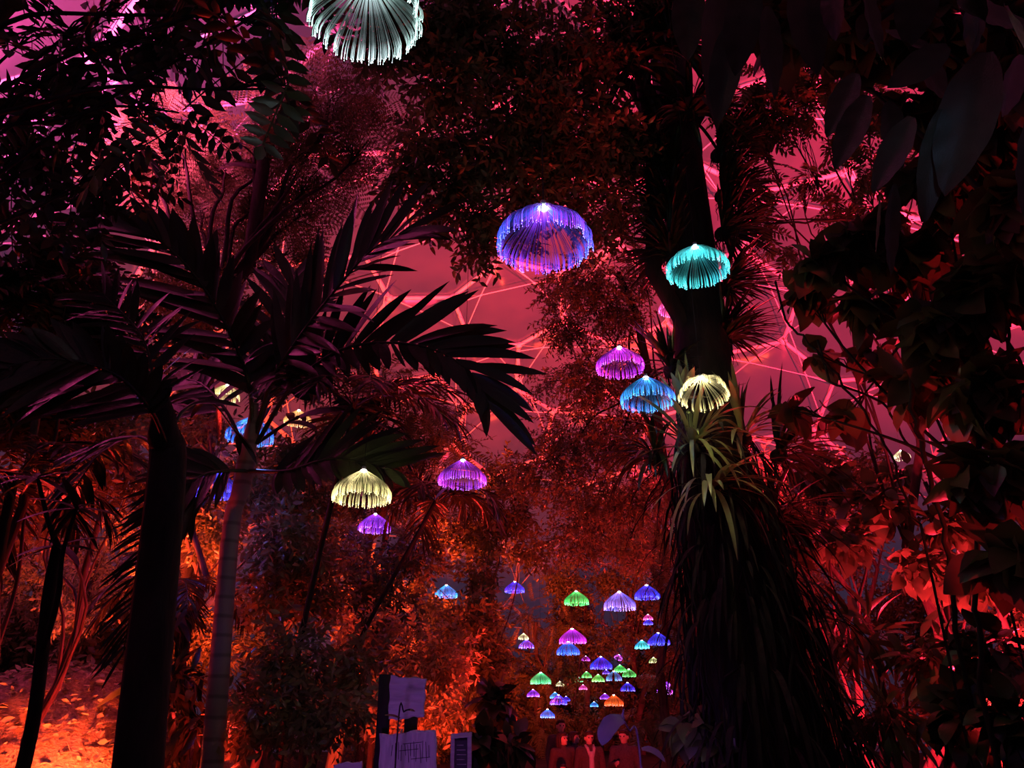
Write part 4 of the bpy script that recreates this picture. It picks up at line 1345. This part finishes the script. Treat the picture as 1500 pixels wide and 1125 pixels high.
# ---------------------------------------------------------------- lianas
LI = [((1150, 470, 7.6), (1200, 520, 7.4), (1290, 640, 7.2), (1345, 770, 7.0), 'thin liana slanting down behind the spiky epiphyte'),
      ((1330, 520, 6.8), (1345, 640, 6.8), (1380, 760, 6.8), (1400, 920, 6.8), 'dark liana hanging down through the red foliage at right'),
      ((1215, 560, 7.4), (1290, 590, 7.3), (1340, 660, 7.3), (1450, 770, 7.2), 'thin liana running down to the right under the climber'),
      ((1420, 540, 6.2), (1435, 700, 6.2), (1428, 860, 6.2), (1440, 1010, 6.2), 'thick dark liana near the right edge')]
for k, L in enumerate(LI):
    pts = smooth_path(PX(*L[:4]), 24) + np.random.default_rng(900 + k).normal(0, 0.012, (24, 3))
    pts = np.concatenate([[pts[0] + np.array([0, 0.1, 0.5])], pts, [[pts[-1][0], pts[-1][1], gz(pts[-1][1])]]])
    o = MB().tube(pts, 0.022 if k % 2 else 0.012, 7).build('liana', M['bark_dark'])
    tag(o, L[4], 'vine', 'hanging lianas')
o = MB().tube(np.concatenate([smooth_path(PX((1095, 327, 9.6), (1160, 325, 9.6), (1240, 322, 9.6), (1330, 318, 9.8)), 20)]) + np.random.default_rng(5).normal(0, 0.012, (20, 3)), 0.014, 6)
o = o.build('bare_twig', M['bark'])
tag(o, 'bare horizontal twig crossing the pink dome right of the teal lamp', 'twig')

# ---------------------------------------------------------------- signs
M['board'] = rough_mat('whitewashed_board', (0.50, 0.47, 0.46), (0.72, 0.69, 0.66), 5, 0.75, 0.9, 0.012, (1, 1, 7))
M['board_up'] = rough_mat('whitewashed_panel', (0.46, 0.43, 0.42), (0.72, 0.69, 0.66), 6, 0.75, 0.9, 0.012, (6, 1, 1))
M['ink'] = rough_mat('dark_panel', (0.02, 0.02, 0.022), (0.05, 0.045, 0.05), 10, 0.5, 0.1, 0.002)


def board(corners, thick, rng, waves=4, amp=0.006):
    """rough-edged timber board standing between four corners (bottom-left, bottom-right, top-right, top-left)"""
    c = np.array(corners, float)
    n = 18
    nrm = unit(np.cross(c[1] - c[0], c[3] - c[0]))
    mb = MB()
    vf, vb = [], []
    ph = rng.uniform(0, 6, 4)
    for j in range(n + 1):
        for i in range(n + 1):
            u, w = i / n, j / n
            p = (c[0] * (1 - u) + c[1] * u) * (1 - w) + (c[3] * (1 - u) + c[2] * u) * w
            e = amp * (math.sin(u * 9 + ph[0]) + 0.6 * math.sin(u * 21 + ph[1])) * (1 if w in (0, 1) else 0.3)
            p = p + unit(c[3] - c[0]) * e + unit(c[1] - c[0]) * amp * 0.7 * math.sin(w * 13 + ph[2]) * (1 if u in (0, 1) else 0.3)
            g = 0.004 * math.sin(w * waves * 2 * PI + 0.8 * math.sin(u * 5 + ph[3]))
            vf.append(p + nrm * (thick / 2 + g))
            vb.append(p - nrm * thick / 2)
    k = n + 1
    f1 = [(j * k + i, j * k + i + 1, (j + 1) * k + i + 1, (j + 1) * k + i) for j in range(n) for i in range(n)]
    mb.add(vf + vb, f1 + [tuple(x + k * k for x in reversed(q)) for q in f1]
           + [(i, i + k * k, i + 1 + k * k, i + 1) for i in range(n)]
           + [(n * k + i, n * k + i + 1, n * k + i + 1 + k * k, n * k + i + k * k) for i in range(n)]
           + [(j * k, (j + 1) * k, (j + 1) * k + k * k, j * k + k * k) for j in range(n)]
           + [(j * k + n, j * k + n + k * k, (j + 1) * k + n + k * k, (j + 1) * k + n) for j in range(n)])
    return mb


rngS = np.random.default_rng(12)
DS = 6.0


def SV(px, py, dd):
    """point in an upright plane dd * 1.085 m in front of the camera"""
    y = dd * 1.085
    return P(px, py, y / (cp - (562.5 - py) / F * sp))


def SX(*pts):
    return [SV(*p) for p in pts]

spot('sign_fill', (-0.9, 4.3, 1.0), P(600, 1070, DS), 34, (0.50, 0.14, 1.0), 50)  # violet fill added for the boards, no fitting known here


def post(px0, px1, ytop, d, parent, name='post'):
    a, b_ = SV(px0, ytop, d), SV(px1, ytop, d)
    g = gz(a[1])
    mb = MB()
    w = (b_[0] - a[0]) / 2
    cx = (a[0] + b_[0]) / 2
    sq = np.array([(-w, -0.04), (w, -0.04), (w, 0.04), (-w, 0.04)])
    zs = np.linspace(g - 0.03, a[2], 6)
    v = np.array([(cx + x * (1 + 0.03 * math.sin(z * 7)), a[1] + y, z) for z in zs for x, y in sq])
    f = [(i * 4 + j, i * 4 + (j + 1) % 4, (i + 1) * 4 + (j + 1) % 4, (i + 1) * 4 + j) for i in range(5) for j in range(4)] + [(0, 3, 2, 1), (20, 21, 22, 23)]
    return mb.add(v, f).build(name, M['post'], parent, False)


c0 = SV(598, 1060, DS + 0.12)
t = thing('wooden_sign', (c0[0], c0[1], gz(c0[1])), 'pale wooden sign of two boards on dark posts, left of the narrow framed sign', 'sign')
post(557, 574, 988, DS + 0.16, t)
post(594, 612, 1040, DS + 0.16, t)
board(SX((569, 1055, DS), (621, 1050, DS), (624.5, 994, DS), (572, 990, DS)), 0.035, rngS, 4).build('upper_board', M['board'], t)
board(SX((555, 1170, DS), (641, 1170, DS), (639, 1068, DS), (557, 1076, DS)), 0.04, rngS, 0.5).build('lower_board', M['board_up'], t)
# shallow worn carving on both boards
mb = MB()
for x in np.linspace(575, 628, 13):
    y0, y1 = 1084 + rngS.uniform(0, 8), 1118 - rngS.uniform(0, 12)
    mb.tube(SX((x, y0, DS - 0.024), (x + rngS.uniform(-2, 2), y1, DS - 0.024)), 0.0022, 5)
for x0, y in ((585, 1100), (602, 1112), (590, 1090)):
    mb.tube(SX((x0, y, DS - 0.024), (x0 + 28, y - 3, DS - 0.024)), 0.002, 5)
mb.build('carving', M['post'], t)

c0 = SV(676, 1100, DS + 0.4)
t = thing('framed_sign', (c0[0], c0[1], gz(c0[1])), 'narrow sign with a pale frame around a dark panel of faint lines', 'sign')
d_ = DS + 0.4
for q in (((659, 1180), (665, 1180), (666, 1074), (660.5, 1075)), ((684, 1180), (690, 1180), (691, 1072), (685, 1073)), ((660, 1082), (691, 1080), (691.5, 1072), (660.5, 1075))):
    board(SX(*[(x, y, d_) for x, y in q]), 0.035, rngS, 1, 0.0015).build('frame_rail', M['board'], t)
board(SX((664, 1180, d_ + 0.02), (686, 1180, d_ + 0.02), (686, 1080, d_ + 0.02), (664, 1081, d_ + 0.02)), 0.02, rngS, 0.2, 0.0005).build('panel', M['ink'], t)
mb = MB()
for y, l in ((1091, 10), (1098, 13), (1105, 14), (1112, 12), (1119, 14)):
    mb.box(SV(669, y + 1.1, d_ - 0.001) - np.array([0, 0.002, 0]), SV(669 + l, y, d_ - 0.001) + np.array([0, 0.002, 0]))
mb.build('text_line', M['board'], t, False)
post(670, 680, 1095, d_ + 0.1, t)

c0 = SV(512, 1140, DS + 0.2)
t = thing('low_sign', (c0[0], c0[1], gz(c0[1])), 'low pale board with only its top edge showing, left of the two board sign', 'sign')
board(SX((488, 1175, DS + 0.2), (530, 1175, DS + 0.2), (530, 1115, DS + 0.2), (489, 1119, DS + 0.2)), 0.035, rngS, 2).build('board', M['board'], t)
post(508, 520, 1130, DS + 0.3, t)

# leaf plant crossing the upper sign
c0 = P(580, 1090, 5.6)
t = thing('leaf_plant', (c0[0], c0[1], gz(c0[1])), 'black leaf on a curved stalk in front of the upper sign board', 'plant')
pts = smooth_path([(c0[0], c0[1], gz(c0[1]) - 0.02)] + PX((583, 1062, 5.6), (592, 1043, 5.6), (600, 1039, 5.6)), 18)
MB().tube(pts, 0.006, 6).build('stalk', M['bark_dark'], t)
mb = MB()
blade(mb, P(597, 1040, 5.6), (1, -0.1, 0.1), (0, -0.6, 1), 0.06, 0.03, 0.5, 5)
blade(mb, P(586, 1052, 5.6), (-0.6, -0.1, 0.3), (0, -0.6, 1), 0.12, 0.03, 0.5, 5)
mb.build('leaf', M['palm'], t)

# broad drooping plant by the people
c0 = P(945, 1110, 6.4)
t = thing('heliconia', (c0[0], c0[1], gz(c0[1])), 'plant with a violet grey leaf drooping over in front of the people', 'plant')
pts = smooth_path([(c0[0], c0[1], gz(c0[1]) - 0.02)] + PX((936, 1092, 6.4), (922, 1070, 6.4), (914, 1054, 6.4)), 20)
MB().tube(pts, np.linspace(0.012, 0.005, 20), 7).build('stalk', M['violet_leaf'], t)
mb = MB()
blade(mb, P(915, 1056, 6.4), (-1, -0.1, 0.30), (-0.1, -0.75, 0.7), 0.31, 0.17, 2.4, 14, 0.2, 0.035)
mb.build('leaf', M['violet_leaf'], t)
mb = MB()
blade(mb, P(940, 1098, 6.3), (0.8, -0.1, 0.2), (0, -0.5, 1), 0.22, 0.1, 1.4, 9, 0.15)
mb.build('leaf', M['violet_leaf'], t)
mb = MB()
blade(mb, P(912, 1053, 6.4), (0.15, 0, 1), (0, -1, 0.1), 0.09, 0.02, 0.1, 6, 0.15)
mb.build('leaf', M['violet_leaf'], t)
spot('leaf_fill', (0.2, 4.0, 1.5), P(905, 1070, 6.4), 95, (0.42, 0.13, 1.0), 35)  # added fill that turns the drooping leaf violet, without a known source

# ---------------------------------------------------------------- people on the path
M['skin'] = rough_mat('skin', (0.55, 0.38, 0.30), (0.62, 0.44, 0.35), 8, 0.5, 0.05, 0.002)
M['hair'] = rough_mat('dark_hair', (0.02, 0.014, 0.01), (0.06, 0.04, 0.03), 60, 0.5, 0.3, 0.004)
M['coat_dark'] = rough_mat('dark_coat', (0.06, 0.05, 0.05), (0.1, 0.09, 0.09), 40, 0.85, 0.2, 0.003)
M['coat_mid'] = rough_mat('brown_coat', (0.08, 0.06, 0.05), (0.13, 0.095, 0.075), 40, 0.85, 0.2, 0.003)
M['coat_pale'] = rough_mat('pale_jacket', (0.55, 0.52, 0.48), (0.68, 0.64, 0.6), 40, 0.8, 0.2, 0.003)
M['denim'] = rough_mat('dark_trousers', (0.03, 0.035, 0.05), (0.06, 0.065, 0.09), 40, 0.85, 0.2, 0.003)


def capsule(mb, a, b, ra, rb, n=8, sides=14):
    a, b = np.array(a, float), np.array(b, float)
    mb.tube([a * (1 - t) + b * t for t in np.linspace(0, 1, n)], np.linspace(ra, rb, n), sides)
    mb.ball(a, ra, 14, 10)
    mb.ball(b, rb, 14, 10)


def remesh(o, voxel, smooth=3):
    m = o.modifiers.new('union', 'REMESH')
    m.mode = 'VOXEL'
    m.voxel_size = voxel
    m.use_smooth_shade = True
    if smooth:
        s = o.modifiers.new('soften', 'SMOOTH')
        s.factor = 0.5
        s.iterations = smooth
    return o


def person(label, loc, h, yaw, coat, arms, hair_len=0.0, open_collar=None, turn=0.0, group='people on the path'):
    """standing figure, 1.70 m tall before scaling; arms: for each side elbow and hand positions"""
    s = h / 1.70
    t = thing('person', loc, label, 'person', group)
    t.rotation_euler = (0, 0, yaw)
    t.scale = (s, s, s)
    body = MB()
    # legs, pelvis, chest, neck (the figure faces -y)
    for k in (-1, 1):
        capsule(body, (k * 0.09, 0, 0.90), (k * 0.10, -0.01, 0.50), 0.082, 0.055)
        capsule(body, (k * 0.10, -0.01, 0.50), (k * 0.105, 0.02, 0.09), 0.052, 0.036)
        capsule(body, (k * 0.105, 0.03, 0.05), (k * 0.125, -0.13, 0.035), 0.042, 0.034)
    body.ball((0, 0, 0.95), (0.165, 0.11, 0.13))
    body.ball((0, 0, 1.15), (0.15, 0.10, 0.2))
    body.ball((0, 0, 1.30), (0.175, 0.11, 0.16))
    capsule(body, (-0.15, 0, 1.385), (0.15, 0, 1.385), 0.055, 0.055)
    capsule(body, (0, 0.01, 1.38), (0, 0.0, 1.53), 0.062, 0.05)
    # head, turned on the neck
    ct, st = math.cos(turn), math.sin(turn)

    def hd(x, y, z):
        return (x * ct - y * st, x * st + y * ct, z)
    rt = np.array([[ct, -st, 0], [st, ct, 0], [0, 0, 1]])
    body.ball(hd(0, 0.012, 1.605), (0.076, 0.096, 0.092), 18, 12, rt)
    body.ball(hd(0, -0.02, 1.555), (0.055, 0.065, 0.07), 16, 10, rt)
    capsule(body, hd(0, -0.085, 1.61), hd(0, -0.108, 1.575), 0.010, 0.016, 4, 8)
    body.ball(hd(0, -0.082, 1.512), (0.022, 0.018, 0.018), 10, 8, rt)
    body.ball(hd(0, -0.088, 1.540), (0.026, 0.012, 0.010), 10, 8, rt)
    capsule(body, hd(-0.05, -0.072, 1.632), hd(0.05, -0.072, 1.632), 0.014, 0.014, 6, 8)
    for k in (-1, 1):
        body.ball(hd(k * 0.078, 0.01, 1.59), (0.012, 0.024, 0.034), 10, 8, rt)
    # arms and hands with fingers
    for k, (el, hn) in zip((-1, 1), arms):
        sh, el, hn = np.array((k * 0.185, 0, 1.385)), np.array(el, float), np.array(hn, float)
        capsule(body, sh, el, 0.052, 0.040)
        capsule(body, el, hn, 0.038, 0.027)
        fd = unit(hn - el)
        sd = unit(np.cross(fd, [0.0, -1.0, 0.25]))
        pn = np.cross(sd, fd)
        palm = hn + fd * 0.05
        body.ball(palm, (0.038, 0.038, 0.038), 10, 8, np.stack([sd, fd * 1.15, pn * 0.5], axis=1))
        for q, ln in zip((-1.5, -0.5, 0.5, 1.5), (0.062, 0.074, 0.070, 0.052)):
            r0 = hn + fd * 0.08 + sd * q * 0.019
            m1 = r0 + fd * ln * 0.55 + pn * 0.006
            m2 = m1 + fd * ln * 0.40 - pn * 0.024
            capsule(body, r0 - fd * 0.02, m1, 0.0095, 0.0088, 4, 8)
            capsule(body, m1, m2, 0.0088, 0.0075, 4, 8)
        th = hn + fd * 0.03 + sd * k * -0.032
        capsule(body, th, th + fd * 0.04 + sd * k * -0.025, 0.012, 0.009, 4, 8)
    o = body.build('body', M['skin'], None)
    o.parent = t
    remesh(o, 0.0095, 2)
    # eyes sit in the head
    eyes = MB()
    for k in (-1, 1):
        eyes.ball(hd(k * 0.031, -0.077, 1.606), 0.0125, 10, 8)
    e = eyes.build('eyes', M['ink'], None)
    e.parent = t
    tr = MB()
    tr.ball((0, 0, 0.94), (0.178, 0.125, 0.13))
    for k in (-1, 1):
        capsule(tr, (k * 0.09, 0, 0.90), (k * 0.10, -0.01, 0.50), 0.098, 0.073)
        capsule(tr, (k * 0.10, -0.01, 0.50), (k * 0.105, 0.02, 0.10), 0.072, 0.058)
    o = tr.build('trousers', M['denim'], None)
    o.parent = t
    remesh(o, 0.014)
    shoes = MB()
    for k in (-1, 1):
        capsule(shoes, (k * 0.105, 0.035, 0.055), (k * 0.127, -0.14, 0.045), 0.054, 0.044)
    o = shoes.build('shoes', M['ink'], None)
    o.parent = t
    remesh(o, 0.012)
    ct_ = MB()
    ct_.ball((0, 0, 0.98), (0.195, 0.14, 0.16))
    ct_.ball((0, 0, 1.15), (0.185, 0.135, 0.22))
    ct_.ball((0, 0, 1.30), (0.20, 0.135, 0.165))
    capsule(ct_, (-0.16, 0, 1.385), (0.16, 0, 1.385), 0.072, 0.072)
    for k, (el, hn) in zip((-1, 1), arms):
        sh, el, hn = np.array((k * 0.19, 0, 1.385)), np.array(el, float), np.array(hn, float)
        capsule(ct_, sh, el, 0.072, 0.058)
        capsule(ct_, el, el + (hn - el) * 0.93, 0.056, 0.044)
    capsule(ct_, (0, 0.0, 1.40), (0, 0.012, 1.452), 0.092, 0.078)
    o = ct_.build('coat', M[coat], None)
    o.parent = t
    remesh(o, 0.013)
    if open_collar:
        cl_ = MB()
        for k in (-1, 1):
            capsule(cl_, (k * 0.075, 0.0, 1.475), (k * 0.06, -0.105, 1.43), 0.022, 0.03, 5, 10)
            capsule(cl_, (k * 0.06, -0.11, 1.43), (k * 0.03, -0.145, 1.30), 0.03, 0.02, 5, 10)
        capsule(cl_, (0.0, -0.135, 1.34), (0.0, -0.14, 0.98), 0.045, 0.05, 6, 10)
        o = cl_.build('collar', M[open_collar], None)
        o.parent = t
        remesh(o, 0.010)
        o['label'] = 'pale collar and scarf'
    hr = MB()
    hr.ball(hd(0, 0.028, 1.632), (0.086, 0.096, 0.085), 18, 12, rt)
    hr.ball(hd(0, -0.03, 1.682), (0.066, 0.06, 0.034), 14, 8, rt)
    if hair_len:
        for k in (-1, 0, 1):
            capsule(hr, hd(k * 0.06, 0.05, 1.60), hd(k * 0.075, 0.06, 1.58 - hair_len), 0.05, 0.035)
        for k in (-1, 1):
            capsule(hr, hd(k * 0.078, 0.0, 1.62), hd(k * 0.085, -0.01, 1.58 - hair_len), 0.026, 0.022)
    o = hr.build('hair', M['hair'], None)
    o.parent = t
    remesh(o, 0.010)
    return t


DP = 14.0
down = [((-0.25, 0.02, 1.12), (-0.24, -0.06, 0.88)), ((0.25, 0.02, 1.12), (0.24, -0.06, 0.88))]


def stand(px, d):
    p = P(px, 1085, d)
    return (p[0], p[1], gz(p[1]))


person('person in a pale collared jacket facing the camera, face lit red', stand(863, 13.8), 1.69, 0.15, 'coat_mid', down, 0, 'coat_pale', 0.1)
person('person with long hair in a brown coat standing left of the pale collar', stand(824, 13.9), 1.67, 0.5, 'coat_mid', down, 0.22, None, 0.3)
person('child in a pale jacket standing in front of the long haired person', stand(824, 13.2), 1.20, 0.0, 'coat_pale', down, 0.06, None, -0.2)
person('person in dark clothes raising one hand behind the drooping leaf', stand(914, 13.6), 1.72, -0.3, 'coat_dark', [((-0.25, 0.0, 1.13), (-0.12, -0.26, 1.18)), ((0.26, 0.02, 1.12), (0.24, -0.06, 0.88))], 0, None, -0.2)
person('person half turned between the long haired one and the pale collar', stand(841, 14.6), 1.66, 0.9, 'coat_dark', down, 0.05, None, 0.2)
person('taller person at the back of the group in the dark', stand(822, 15.4), 1.86, 0.2, 'coat_dark', down, 0, None, 0.0)
spot('path_uplight', (0.9, 9.8, 0.25), (1.3, 13.3, 1.2), 800, RED, 50)
